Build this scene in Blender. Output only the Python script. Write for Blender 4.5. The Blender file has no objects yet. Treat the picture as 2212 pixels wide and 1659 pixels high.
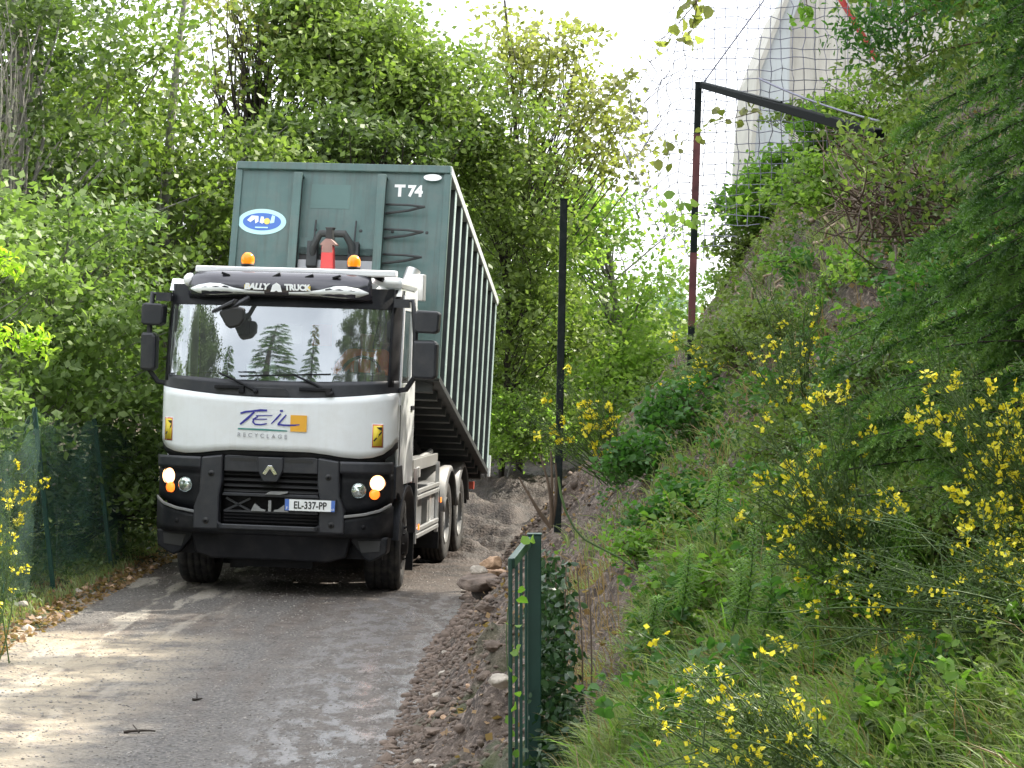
import bpy, math, random
import numpy as np
from mathutils import Matrix, Vector
PI = math.pi
rad = math.radians
random.seed(7)
RNG = np.random.default_rng(7)
sc = bpy.context.scene

# ---------------------------------------------------------------- camera, sky, sun, exposure
F = 4734.0                      # focal length in pixels of a 2212 px wide frame
CAMZ = 2.35
cam_d = bpy.data.cameras.new("camera")
cam_d.sensor_width = 36.0
cam_d.lens = 36.0 * F / 2212.0
cam_d.shift_y = -23.5 / 2212.0
cam_d.clip_start = 0.1
cam_d.clip_end = 2000
cam = bpy.data.objects.new("camera", cam_d)
sc.collection.objects.link(cam)
cam.location = (0, 0, CAMZ)
cam.rotation_euler = (rad(90), 0, 0)
sc.camera = cam

SUN_AZ, SUN_EL = 55.0, 44.0     # azimuth from +Y towards +X
world = bpy.data.worlds.new("World")
sc.world = world
world.use_nodes = True
wn = world.node_tree
wn.nodes.clear()
out = wn.nodes.new("ShaderNodeOutputWorld")
bg = wn.nodes.new("ShaderNodeBackground")
sky = wn.nodes.new("ShaderNodeTexSky")
sky.sky_type = 'NISHITA'
sky.sun_disc = False
sky.sun_elevation = rad(SUN_EL)
sky.sun_rotation = rad(SUN_AZ)
sky.air_density = 1.0
sky.dust_density = 4.0
# thin bright cloud veil mixed over the blue
mixw = wn.nodes.new("ShaderNodeMix"); mixw.data_type = 'RGBA'
tcw = wn.nodes.new("ShaderNodeTexCoord")
nzw = wn.nodes.new("ShaderNodeTexNoise"); nzw.inputs['Scale'].default_value = 2.2; nzw.inputs['Detail'].default_value = 5
rpw = wn.nodes.new("ShaderNodeMapRange")
rpw.inputs['From Min'].default_value = 0.3; rpw.inputs['From Max'].default_value = 0.65
rpw.inputs['To Min'].default_value = 0.45; rpw.inputs['To Max'].default_value = 0.95
wn.links.new(tcw.outputs['Generated'], nzw.inputs['Vector'])
wn.links.new(nzw.outputs['Fac'], rpw.inputs['Value'])
wn.links.new(rpw.outputs['Result'], mixw.inputs['Factor'])
wn.links.new(sky.outputs['Color'], mixw.inputs['A'])
mixw.inputs['B'].default_value = (14.5, 14.9, 15.6, 1)
wn.links.new(mixw.outputs['Result'], bg.inputs['Color'])
bg.inputs['Strength'].default_value = 0.115
wn.links.new(bg.outputs['Background'], out.inputs['Surface'])

sun_d = bpy.data.lights.new("sun", 'SUN')
sun_d.energy = 5.0
sun_d.angle = rad(0.6)
sun_d.color = (1.0, 0.93, 0.80)
sun = bpy.data.objects.new("sun", sun_d)
sc.collection.objects.link(sun)
sv = Vector((math.sin(rad(SUN_AZ)) * math.cos(rad(SUN_EL)), math.cos(rad(SUN_AZ)) * math.cos(rad(SUN_EL)), math.sin(rad(SUN_EL))))
sun.rotation_euler = sv.to_track_quat('Z', 'Y').to_euler()
sun.location = (10, 10, 30)

sc.view_settings.view_transform = 'Standard'
sc.view_settings.look = 'None'
sc.view_settings.exposure = 0.98
sc.view_settings.gamma = 1.0
sc.cycles.max_bounces = 8
sc.cycles.diffuse_bounces = 4
sc.cycles.transparent_max_bounces = 12
sc.cycles.use_denoising = True

# ---------------------------------------------------------------- materials
def mat(name, col, rough=0.6, metal=0.0, var=0.15, scale=6.0, bump=0.0, bscale=60.0, spec=0.5, coat=0.0, emit=None, es=0.0, dirt=None, dirtamt=0.0, dscale=3.0, streak=None, samt=0.0):
    m = bpy.data.materials.new(name); m.use_nodes = True
    nt = m.node_tree; p = nt.nodes['Principled BSDF']
    p.inputs['Roughness'].default_value = rough
    p.inputs['Metallic'].default_value = metal
    p.inputs['Specular IOR Level'].default_value = spec
    p.inputs['Coat Weight'].default_value = coat
    p.inputs['Base Color'].default_value = (*col, 1)
    tc = nt.nodes.new("ShaderNodeTexCoord")
    last = None
    if var > 0:
        n = nt.nodes.new("ShaderNodeTexNoise"); n.inputs['Scale'].default_value = scale; n.inputs['Detail'].default_value = 6
        nt.links.new(tc.outputs['Object'], n.inputs['Vector'])
        r = nt.nodes.new("ShaderNodeMix"); r.data_type = 'RGBA'
        r.inputs['A'].default_value = (*[c * (1 - var) for c in col], 1)
        r.inputs['B'].default_value = (*[min(1, c * (1 + var)) for c in col], 1)
        mr = nt.nodes.new("ShaderNodeMapRange"); mr.inputs['From Min'].default_value = .3; mr.inputs['From Max'].default_value = .7
        nt.links.new(n.outputs['Fac'], mr.inputs['Value']); nt.links.new(mr.outputs['Result'], r.inputs['Factor'])
        last = r.outputs['Result']
        if dirt:
            n2 = nt.nodes.new("ShaderNodeTexNoise"); n2.inputs['Scale'].default_value = dscale; n2.inputs['Detail'].default_value = 8; n2.inputs['Roughness'].default_value = .7
            nt.links.new(tc.outputs['Object'], n2.inputs['Vector'])
            m2 = nt.nodes.new("ShaderNodeMapRange"); m2.inputs['From Min'].default_value = .45; m2.inputs['From Max'].default_value = .75; m2.inputs['To Max'].default_value = dirtamt
            nt.links.new(n2.outputs['Fac'], m2.inputs['Value'])
            r2 = nt.nodes.new("ShaderNodeMix"); r2.data_type = 'RGBA'
            nt.links.new(last, r2.inputs['A']); r2.inputs['B'].default_value = (*dirt, 1)
            nt.links.new(m2.outputs['Result'], r2.inputs['Factor']); last = r2.outputs['Result']
        if streak:      # run-down weather streaks
            mp = nt.nodes.new("ShaderNodeMapping"); mp.inputs['Scale'].default_value = (9, 9, .7); nt.links.new(tc.outputs['Object'], mp.inputs['Vector'])
            n3 = nt.nodes.new("ShaderNodeTexNoise"); n3.inputs['Scale'].default_value = 1.6; n3.inputs['Detail'].default_value = 7; n3.inputs['Roughness'].default_value = .65
            nt.links.new(mp.outputs[0], n3.inputs['Vector'])
            m3 = nt.nodes.new("ShaderNodeMapRange"); m3.inputs['From Min'].default_value = .50; m3.inputs['From Max'].default_value = .72; m3.inputs['To Max'].default_value = samt
            nt.links.new(n3.outputs['Fac'], m3.inputs['Value'])
            r3 = nt.nodes.new("ShaderNodeMix"); r3.data_type = 'RGBA'
            nt.links.new(last, r3.inputs['A']); r3.inputs['B'].default_value = (*streak, 1)
            nt.links.new(m3.outputs['Result'], r3.inputs['Factor']); last = r3.outputs['Result']
        nt.links.new(last, p.inputs['Base Color'])
    if bump > 0:
        b = nt.nodes.new("ShaderNodeTexNoise"); b.inputs['Scale'].default_value = bscale; b.inputs['Detail'].default_value = 4
        nt.links.new(tc.outputs['Object'], b.inputs['Vector'])
        bp = nt.nodes.new("ShaderNodeBump"); bp.inputs['Strength'].default_value = bump; bp.inputs['Distance'].default_value = 0.02
        nt.links.new(b.outputs['Fac'], bp.inputs['Height']); nt.links.new(bp.outputs['Normal'], p.inputs['Normal'])
    if emit:
        p.inputs['Emission Color'].default_value = (*emit, 1); p.inputs['Emission Strength'].default_value = es
    return m

def leafmat(name, c0, c1, trans=0.35, rough=0.5, tcol=None):
    """c0..c1 chosen per leaf by the stored tint"""
    m = bpy.data.materials.new(name); m.use_nodes = True
    nt = m.node_tree; p = nt.nodes['Principled BSDF']; o = nt.nodes['Material Output']
    at = nt.nodes.new("ShaderNodeAttribute"); at.attribute_name = "tint"
    r = nt.nodes.new("ShaderNodeMix"); r.data_type = 'RGBA'
    r.inputs['A'].default_value = (*c0, 1); r.inputs['B'].default_value = (*c1, 1)
    nt.links.new(at.outputs['Fac'], r.inputs['Factor'])
    nt.links.new(r.outputs['Result'], p.inputs['Base Color'])
    p.inputs['Roughness'].default_value = rough; p.inputs['Specular IOR Level'].default_value = 0.35
    t = nt.nodes.new("ShaderNodeBsdfTranslucent")
    g = nt.nodes.new("ShaderNodeMix"); g.data_type = 'RGBA'; g.blend_type = 'MULTIPLY'; g.inputs['Factor'].default_value = 1
    nt.links.new(r.outputs['Result'], g.inputs['A']); g.inputs['B'].default_value = (*(tcol or (1.55, 1.85, .85)), 1)
    nt.links.new(g.outputs['Result'], t.inputs['Color'])
    mx = nt.nodes.new("ShaderNodeMixShader"); mx.inputs[0].default_value = trans
    nt.links.new(p.outputs[0], mx.inputs[1]); nt.links.new(t.outputs[0], mx.inputs[2]); nt.links.new(mx.outputs[0], o.inputs['Surface'])
    return m

M = {}
M['white'] = mat("white_paint", (.80, .83, .84), .32, coat=.4, var=.03, scale=2, dirt=(.58, .55, .50), dirtamt=.28, dscale=3.5, streak=(.55, .52, .47), samt=.13)
M['white_clean'] = mat("white_plastic", (.85, .86, .87), .4, var=.03)
M['black_plastic'] = mat("black_plastic", (.007, .008, .011), .5, spec=.25, var=.25, scale=8, bump=.15, bscale=200, dirt=(.07, .06, .05), dirtamt=.25, dscale=4)
M['grey_plastic'] = mat("grey_plastic", (.022, .024, .030), .42, var=.15, bump=.1, bscale=150, dirt=(.11, .10, .09), dirtamt=.25, dscale=5)
M['visor'] = mat("dark_visor", (.035, .033, .045), .16, var=.05, coat=.6)
M['rubber'] = mat("tyre_rubber", (.020, .020, .021), .8, var=.3, scale=14, bump=.3, bscale=90, dirt=(.12, .10, .08), dirtamt=.5, dscale=7)
M['steel'] = mat("grey_steel", (.30, .31, .32), .4, metal=.6, var=.2, dirt=(.16, .13, .10), dirtamt=.5)
M['alu'] = mat("bare_aluminium", (.62, .63, .63), .35, metal=.7, var=.12, dirt=(.3, .27, .22), dirtamt=.4)
M['chrome'] = mat("chrome", (.85, .86, .88), .12, metal=1, var=.05)
M['chassis'] = mat("dark_chassis", (.006, .006, .008), .6, spec=.2, var=.3, dirt=(.05, .042, .034), dirtamt=.35)
M['cont_rib'] = mat("rib_edge_glint", (.40, .50, .485), .3, var=.2, scale=6)  # pale tone carries the grazing sun on the rib faces
M['fender'] = mat("grey_fender", (.20, .205, .21), .5, var=.15, dirt=(.28, .25, .2), dirtamt=.5)
M['cont'] = mat("container_green", (.070, .134, .126), .40, var=.14, scale=2.2, bump=.35, bscale=3.2, dirt=(.15, .165, .15), dirtamt=.55, dscale=2.4, streak=(.055, .06, .045), samt=.55)
M['cont_patch'] = mat("container_repaint", (.082, .152, .142), .45, var=.10, scale=2.2)
M['cont_edge'] = mat("container_worn_green", (.12, .20, .19), .35, var=.15, scale=5)
M['cont_pale'] = mat("container_rail_glint", (.60, .64, .62), .3, var=.12, scale=8)  # sun glint along the top rails painted as a pale colour
M['cont_dark'] = mat("container_dark_and_shade", (.028, .034, .036), .6, var=.25, dirt=(.08, .07, .055), dirtamt=.4)
M['red'] = mat("red_hook_paint", (.55, .05, .05), .4, var=.15, dirt=(.25, .1, .08), dirtamt=.4, dscale=6)
M['redbrown'] = mat("worn_hook_steel", (.24, .14, .12), .5, var=.3)
M['hazard_y'] = mat("sign_yellow", (.80, .62, .05), .5, var=.05)
M['hazard_r'] = mat("sign_red", (.60, .10, .06), .5, var=.05)
M['orange_sq'] = mat("logo_orange", (.82, .42, .04), .4, var=.03)
M['blue'] = mat("logo_blue", (.03, .03, .30), .4, var=.03)
M['teal'] = mat("logo_teal", (.05, .25, .22), .4, var=.03)
M['letter_grey'] = mat("letter_grey", (.33, .34, .36), .5, var=0)
M['letter_black'] = mat("letter_black", (.02, .02, .02), .5, var=0)
M['sticker_cyan'] = mat("sticker_cyan", (.50, .80, .82), .4, var=.05)
M['sticker_blue'] = mat("sticker_blue", (.06, .16, .52), .4, var=.08)
M['sticker_white'] = mat("sticker_white", (.85, .87, .86), .4, var=.03)
M['sticker_yel'] = mat("sticker_yellow", (.85, .65, .15), .4, var=.05)
M['plate_blue'] = mat("plate_blue", (.08, .18, .55), .4, var=0)
M['beacon'] = mat("amber_beacon", (.85, .23, .01), .2, var=.05, emit=(1, .30, .01), es=.25)
M['amber'] = mat("amber_lamp", (.9, .2, .02), .2, var=.05, emit=(1, .18, .02), es=1.1)
M['drl'] = mat("lit_lamp", (1, .8, .6), .2, var=0, emit=(1, .52, .24), es=1.7)
M['lens'] = mat("lamp_glass", (.62, .68, .66), .08, metal=.85, var=.45, scale=28)
M['vest'] = mat("orange_vest", (1.0, .20, .04), .7, var=.1, bump=.3, bscale=14)
M['reflective'] = mat("reflective_tape", (.65, .62, .50), .4, var=.05)
M['skin'] = mat("skin", (.45, .26, .18), .5, var=.06)
M['hair'] = mat("dark_hair", (.03, .022, .018), .7, var=.2)
M['trouser'] = mat("dark_trousers", (.03, .035, .05), .8)
M['interior'] = mat("cab_interior", (.05, .052, .055), .75, var=.1)
M['interior_light'] = mat("cab_back_panel", (.16, .17, .18), .8, var=.1)
M['paper'] = mat("pale_paper", (.62, .72, .70), .7, var=.04)
M['bottle'] = mat("pale_plastic", (.55, .68, .64), .3, var=.15)
M['fence'] = mat("fence_green", (.006, .044, .032), .42, var=.12, scale=8, coat=.1)
M['post_black'] = mat("dark_post_paint", (.007, .012, .012), .6, var=.2, spec=.2, dirt=(.07, .07, .065), dirtamt=.25, dscale=20)
M['rail_black'] = mat("black_rail_paint", (.004, .006, .006), .9, var=.1, spec=.08)
M['post_red'] = mat("rusty_post_paint", (.13, .040, .045), .5, var=.4, scale=9)
M['net'] = mat("net_cord", (.20, .20, .26), .7, var=.1)
M['bark_grey'] = mat("grey_bark", (.20, .19, .17), .9, var=.35, scale=10, bump=.5, bscale=25)
M['bark_dark'] = mat("dark_bark", (.045, .036, .030), .9, var=.35, scale=10, bump=.5, bscale=25)
M['bark_pale'] = mat("pale_bark", (.25, .24, .20), .85, var=.3, scale=12)
M['stem'] = mat("green_stem", (.07, .12, .035), .7, var=.3)
M['stem_brown'] = mat("brown_stem", (.11, .075, .05), .8, var=.3)
M['root'] = mat("pale_root", (.33, .24, .18), .85, var=.3, scale=20)
M['stone'] = mat("pale_stone", (.42, .37, .31), .8, var=.3, scale=9, bump=.5, bscale=40)
M['stone_tan'] = mat("tan_stone", (.46, .30, .19), .8, var=.3, scale=9, bump=.5, bscale=40)
M['concrete'] = mat("aged_concrete", (.44, .425, .38), .85, var=.14, scale=1.1, bump=.15, bscale=30, streak=(.30, .28, .24), samt=.6, dirt=(.34, .33, .30), dirtamt=.4, dscale=.8)
M['concrete_shade'] = mat("shaded_concrete", (.42, .45, .46), .85, var=.10, scale=1.1, streak=(.30, .30, .28), samt=.5)  # cooler grey paints the shaded side of the wall
M['trim_red'] = mat("red_pipe", (.55, .07, .07), .5, var=.1)
M['petal'] = leafmat("yellow_petal", (.84, .68, .02), (.95, .90, .10), .25, tcol=(1, 1, .6))
M['leaf_mid'] = leafmat("leaf_mid_green", (.060, .105, .025), (.24, .30, .085), .36)
M['leaf_hazel'] = leafmat("leaf_hazel", (.075, .130, .036), (.26, .34, .12), .36)
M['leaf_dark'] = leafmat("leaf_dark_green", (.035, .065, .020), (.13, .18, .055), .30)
M['leaf_beech'] = leafmat("leaf_beech", (.11, .12, .035), (.29, .29, .11), .45)
M['leaf_bright'] = leafmat("leaf_bright", (.12, .21, .04), (.33, .43, .12), .5)
M['leaf_lime'] = leafmat("leaf_lime", (.26, .40, .04), (.42, .54, .08), .5)  # lime tone carries the sunlight on the near left sprigs
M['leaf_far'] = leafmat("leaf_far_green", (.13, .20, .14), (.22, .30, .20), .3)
M['leaf_fresh'] = leafmat("leaf_fresh", (.09, .18, .03), (.20, .33, .06), .42)
M['leaf_rich'] = leafmat("leaf_rich_green", (.035, .10, .022), (.09, .20, .045), .38)
M['ivy'] = leafmat("ivy_leaf", (.018, .050, .022), (.06, .11, .05), .2, rough=.35)
M['spruce'] = leafmat("spruce_needles", (.018, .062, .014), (.155, .28, .06), .25)
M['spruce_tip'] = leafmat("young_spruce_needles", (.06, .14, .03), (.20, .32, .08), .25)
M['grassblade'] = leafmat("grass_blade", (.085, .13, .045), (.34, .37, .18), .38)
M['broom'] = leafmat("broom_stem_leaf", (.045, .085, .022), (.12, .17, .05), .3)
M['dead'] = leafmat("dead_leaf", (.16, .09, .045), (.34, .22, .12), .3)

# ---------------------------------------------------------------- mesh helpers
col = sc.collection
def tag(o, label=None, cat=None, group=None, kind=None):
    if label: o['label'] = label
    if cat: o['category'] = cat
    if group: o['group'] = group
    if kind: o['kind'] = kind
    return o
def empty(name, loc=(0, 0, 0), rot=(0, 0, 0), label=None, cat=None, group=None):
    o = bpy.data.objects.new(name, None); col.objects.link(o)
    o.location = loc; o.rotation_euler = rot; o.empty_display_size = .1
    return tag(o, label, cat, group)
def npmesh(name, V, Fq, material, parent=None, tint=None, smooth=False):
    """V (n,3), Fq (m,k) with constant k"""
    V = np.asarray(V, np.float32); Fq = np.asarray(Fq, np.int32)
    me = bpy.data.meshes.new(name)
    k = Fq.shape[1]; m = len(Fq)
    me.vertices.add(len(V)); me.vertices.foreach_set("co", V.ravel())
    me.loops.add(m * k); me.loops.foreach_set("vertex_index", Fq.ravel())
    me.polygons.add(m); me.polygons.foreach_set("loop_start", np.arange(0, m * k, k, dtype=np.int32))
    me.polygons.foreach_set("loop_total", np.full(m, k, np.int32))
    if smooth: me.polygons.foreach_set("use_smooth", np.ones(m, bool))
    me.update(calc_edges=True)
    if tint is not None:
        a = me.attributes.new("tint", 'FLOAT', 'FACE'); a.data.foreach_set("value", np.asarray(tint, np.float32))
    me.materials.append(material)
    o = bpy.data.objects.new(name, me); col.objects.link(o)
    if parent: o.parent = parent
    return o

class MB:
    """collects shapes, then links them as ONE mesh object"""
    def __init__(s): s.v = []; s.f = []; s.mi = []; s.mats = []; s.cur = 0; s.sm = []
    def use(s, m):
        if m not in s.mats: s.mats.append(m)
        s.cur = s.mats.index(m); return s
    def add(s, V, Fs, smooth=False):
        b = len(s.v); s.v += [tuple(v) for v in V]
        for f in Fs: s.f.append(tuple(b + i for i in f)); s.mi.append(s.cur); s.sm.append(smooth)
        return s
    def box(s, x0, x1, y0, y1, z0, z1, mtx=None):
        V = [(x, y, z) for z in (z0, z1) for y in (y0, y1) for x in (x0, x1)]
        if mtx is not None: V = [mtx @ Vector(v) for v in V]
        return s.add(V, [(0, 2, 3, 1), (4, 5, 7, 6), (0, 1, 5, 4), (2, 6, 7, 3), (0, 4, 6, 2), (1, 3, 7, 5)])
    def hexa(s, V8): return s.add(V8, [(0, 2, 3, 1), (4, 5, 7, 6), (0, 1, 5, 4), (2, 6, 7, 3), (0, 4, 6, 2), (1, 3, 7, 5)])
    def bar(s, p, q, w, h=None, up=(0, 0, 1)):
        h = h or w; p = Vector(p); q = Vector(q); d = (q - p).normalized(); u = Vector(up)
        if abs(d.dot(u)) > .98: u = Vector((0, 1, 0))
        a = d.cross(u).normalized(); b = a.cross(d).normalized()
        V = [c + a * (i * w / 2) + b * (j * h / 2) for j in (-1, 1) for c in (p, q) for i in (-1, 1)]
        return s.hexa(V)
    def tube(s, pts, r, n=10, caps=True):
        pts = [Vector(p) for p in pts]; rs = r if isinstance(r, (list, tuple)) else [r] * len(pts)
        V = []; Fs = []
        u = None
        for i, p in enumerate(pts):
            d = (pts[min(i + 1, len(pts) - 1)] - pts[max(i - 1, 0)]).normalized()
            if u is None: u = Vector((0, 0, 1)) if abs(d.z) < .9 else Vector((1, 0, 0))
            a = d.cross(u).normalized(); b = a.cross(d).normalized(); u = b
            for k in range(n):
                t = 2 * PI * k / n; V.append(p + a * (rs[i] * math.cos(t)) + b * (rs[i] * math.sin(t)))
        for i in range(len(pts) - 1):
            for k in range(n): Fs.append((i * n + k, i * n + (k + 1) % n, (i + 1) * n + (k + 1) % n, (i + 1) * n + k))
        s.add(V, Fs, True)
        if caps:
            s.add(V[:n], [tuple(range(n))[::-1]]); s.add(V[-n:], [tuple(range(n))])
        return s
    def lathe(s, prof, c, axis='x', n=40, smooth=True):
        """prof = list of (along, radius)"""
        V = []; Fs = []; c = Vector(c)
        for a, r in prof:
            for k in range(n):
                t = 2 * PI * k / n; cs, sn = r * math.cos(t), r * math.sin(t)
                V.append(c + Vector({'x': (a, cs, sn), 'y': (cs, a, sn), 'z': (cs, sn, a)}[axis]))
        for i in range(len(prof) - 1):
            for k in range(n): Fs.append((i * n + k, i * n + (k + 1) % n, (i + 1) * n + (k + 1) % n, (i + 1) * n + k))
        return s.add(V, Fs, smooth)
    def ball(s, c, rx, ry=None, rz=None, n=16, m=10, mtx=None):
        ry = ry or rx; rz = rz or rx; V = []; Fs = []
        for i in range(m + 1):
            a = PI * i / m
            for k in range(n):
                t = 2 * PI * k / n; v = Vector((rx * math.sin(a) * math.cos(t), ry * math.sin(a) * math.sin(t), rz * math.cos(a)))
                V.append((mtx @ v if mtx else v) + Vector(c))
        for i in range(m):
            for k in range(n): Fs.append((i * n + k, (i + 1) * n + k, (i + 1) * n + (k + 1) % n, i * n + (k + 1) % n))
        return s.add(V, Fs, True)
    def prism(s, poly, y0, y1, plane='xz'):
        """polygon in the xz (or yz) plane pushed from y0 to y1"""
        n = len(poly)
        g = (lambda p, t: (p[0], t, p[1])) if plane == 'xz' else ((lambda p, t: (t, p[0], p[1])) if plane == 'yz' else (lambda p, t: (p[0], p[1], t)))
        V = [g(p, y0) for p in poly] + [g(p, y1) for p in poly]
        return s.add(V, [tuple(range(n)), tuple(range(2 * n - 1, n - 1, -1))] + [(i, n + i, n + (i + 1) % n, (i + 1) % n) for i in range(n)])
    def grid(s, P, smooth=True):
        """P: rows of points"""
        r, c = len(P), len(P[0])
        return s.add([p for row in P for p in row], [(i * c + j, i * c + j + 1, (i + 1) * c + j + 1, (i + 1) * c + j) for i in range(r - 1) for j in range(c - 1)], smooth)
    def build(s, name, parent=None, bevel=0.0, solid=0.0, m=None, loc=None):
        if m: s.mats = [m] if not s.mats else s.mats
        me = bpy.data.meshes.new(name); me.from_pydata([tuple(v) for v in s.v], [], s.f)
        for mm in s.mats: me.materials.append(mm)
        me.polygons.foreach_set("material_index", s.mi); me.polygons.foreach_set("use_smooth", s.sm)
        me.update()
        import bmesh
        b = bmesh.new(); b.from_mesh(me); bmesh.ops.recalc_face_normals(b, faces=b.faces); b.to_mesh(me); b.free()
        o = bpy.data.objects.new(name, me); col.objects.link(o)
        if parent: o.parent = parent
        if loc: o.location = loc
        if solid:
            md = o.modifiers.new("solid", 'SOLIDIFY'); md.thickness = solid; md.offset = 0
        if bevel:
            md = o.modifiers.new("bevel", 'BEVEL'); md.width = bevel; md.segments = 2; md.limit_method = 'ANGLE'; md.angle_limit = rad(40)
        return o
def mb(m): return MB().use(M[m])

def text(s, size, m, parent, mtx, name="lettering", shear=0.0, bold=0.0, sx=1.0, space=1.0):
    c = bpy.data.curves.new(name, 'FONT'); c.body = s; c.size = size; c.align_x = 'CENTER'; c.align_y = 'CENTER'
    c.extrude = 0.0015; c.shear = shear; c.offset = bold; c.space_character = space; c.resolution_u = 3
    o = bpy.data.objects.new(name, c); col.objects.link(o)
    bpy.context.view_layer.update()
    me = bpy.data.meshes.new_from_object(o.evaluated_get(bpy.context.evaluated_depsgraph_get()))
    bpy.data.objects.remove(o)
    me.materials.clear(); me.materials.append(M[m]); me.name = name
    n = bpy.data.objects.new(name, me); col.objects.link(n); n.parent = parent
    n.matrix_local = mtx @ Matrix.Diagonal((sx, 1, 1, 1))
    return n
def face_front(x, y, z):            # text standing in xz facing -y
    return Matrix.Translation((x, y, z)) @ Matrix.Rotation(PI / 2, 4, 'X')

def W(px, py, Y):                   # pixel of a 2212-wide frame -> point at distance Y (used to size and site things)
    return Vector(((px - 1106) * Y / F, Y, CAMZ - (py - 806) * Y / F))

# ---------------------------------------------------------------- noise and terrain
def vnoise(x, y, seed=0):
    xi = np.floor(x).astype(np.int64); yi = np.floor(y).astype(np.int64); xf = x - xi; yf = y - yi
    def hsh(a, b):
        n = (a * 374761393 + b * 668265263 + seed * 974634777) & 0xffffffff
        n = ((n ^ (n >> 13)) * 1274126177) & 0xffffffff
        return ((n ^ (n >> 16)) & 0xffff) / 65535.0
    u = xf * xf * (3 - 2 * xf); v = yf * yf * (3 - 2 * yf)
    return (hsh(xi, yi) * (1 - u) + hsh(xi + 1, yi) * u) * (1 - v) + (hsh(xi, yi + 1) * (1 - u) + hsh(xi + 1, yi + 1) * u) * v
def fbm(x, y, seed=0, octs=4):
    r = 0; a = .5
    for i in range(octs): r = r + a * (vnoise(x, y, seed + i) - .5); x = x * 2.03; y = y * 2.03; a *= .55
    return r
YS = [-400, 0, 8, 13, 19, 22, 24.5, 26, 29, 32, 38, 45, 60, 400]
X0 = [-.8, -.8, -.8, -.72, -.62, -.42, -.36, -.22, .0, .35, 1.3, 3.2, 9, 60]
def edge_right(y): return np.interp(y, YS, X0)
def edge_left(y): return np.interp(y, [-400, 30, 36, 42, 50, 400], [-4.3, -4.3, -3.2, -.5, 5, 50])
def h(x, y):
    x = np.asarray(x, float); y = np.asarray(y, float)
    dx = x - edge_right(y) + .22 * fbm(y * .9, y * 0 + 3, 5) * 1.0
    s = np.interp(y, [-60, 6, 10, 20, 24, 30, 40, 60], [.42, .42, .5, 1.0, 1.05, 1.05, .9, .8])
    bank = np.interp(dx, [0, .12, .35, 1, 2.2, 3.3, 5, 8, 14, 400], [0, .13, .36, .95, 2.35, 3.95, 5.3, 5.9, 6.4, 8]) * s
    base = np.interp(y, [-10, 28, 32, 38, 45, 60, 400], [0, 0, .15, .6, .75, .8, 6])
    cross = -.031 * (np.clip(x, -5, 0) + 2.5) * np.interp(y, [30, 36], [1, 0])
    dl = edge_left(y) - x
    verge = np.interp(dl, [0, .25, 2, 10, 400], [0, .06, .2, .9, 12])
    on = np.clip(dx / .5, 0, 1)
    rough = fbm(x * 1.3, y * 1.3, 11, 5) * .6 * on + fbm(x * 6, y * 6, 21, 4) * .34 * on * np.interp(y, [5, 14, 40], [.5, 1, .6])
    rut = fbm(x * 1.1, y * .35, 31, 3) * .05 + np.interp(y, [26, 30], [0, 1]) * fbm(x * 1.6, y * 1.6 + x * 1.2, 41, 5) * .55 * (1 - on)
    lv = np.clip(dl / .4, 0, 1) * fbm(x * 3, y * 3, 51, 4) * .15
    return base + cross + bank + verge + rough + rut + lv
def hz(x, y): return float(h(x, y))

def steps(brk):
    out = []
    for a, b, d in brk: out += list(np.arange(a, b, d))
    return np.array(out + [brk[-1][1]])
gx = steps([(-400, -60, 40), (-60, -12, 4), (-12, -5.2, .5), (-5.2, -1.4, .12), (-1.4, 3.4, .045), (3.4, 8, .25), (8, 60, 4), (60, 400, 40)])
gy = steps([(-300, -20, 40), (-20, 4, 2), (4, 9, .25), (9, 14, .08), (14, 26, .07), (26, 42, .14), (42, 60, 2), (60, 400, 40)])
GX, GY = np.meshgrid(gx, gy)
GZ = h(GX, GY)
nx, ny = len(gx), len(gy)
idx = np.arange(nx * ny).reshape(ny, nx)
Q = np.stack([idx[:-1, :-1], idx[:-1, 1:], idx[1:, 1:], idx[1:, :-1]], -1).reshape(-1, 4)
cx = (GX[:-1, :-1] + GX[1:, 1:]).ravel() / 2; cy = (GY[:-1, :-1] + GY[1:, 1:]).ravel() / 2
wob = fbm(cx * 1.5, cy * 1.5, 61, 4) * .25
on_road = (cx > edge_left(cy) + wob) & (cx < edge_right(cy) + .02 + wob * .2) & (cy < 60) & (cy > -60)
on_bank = (~on_road) & (cx > (edge_left(cy) + edge_right(cy)) / 2)
Vall = np.stack([GX.ravel(), GY.ravel(), GZ.ravel()], 1)
def sub(name, mask, material):
    q = Q[mask]; u, inv = np.unique(q, return_inverse=True)
    return npmesh(name, Vall[u], inv.reshape(-1, 4), material, smooth=True)

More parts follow.
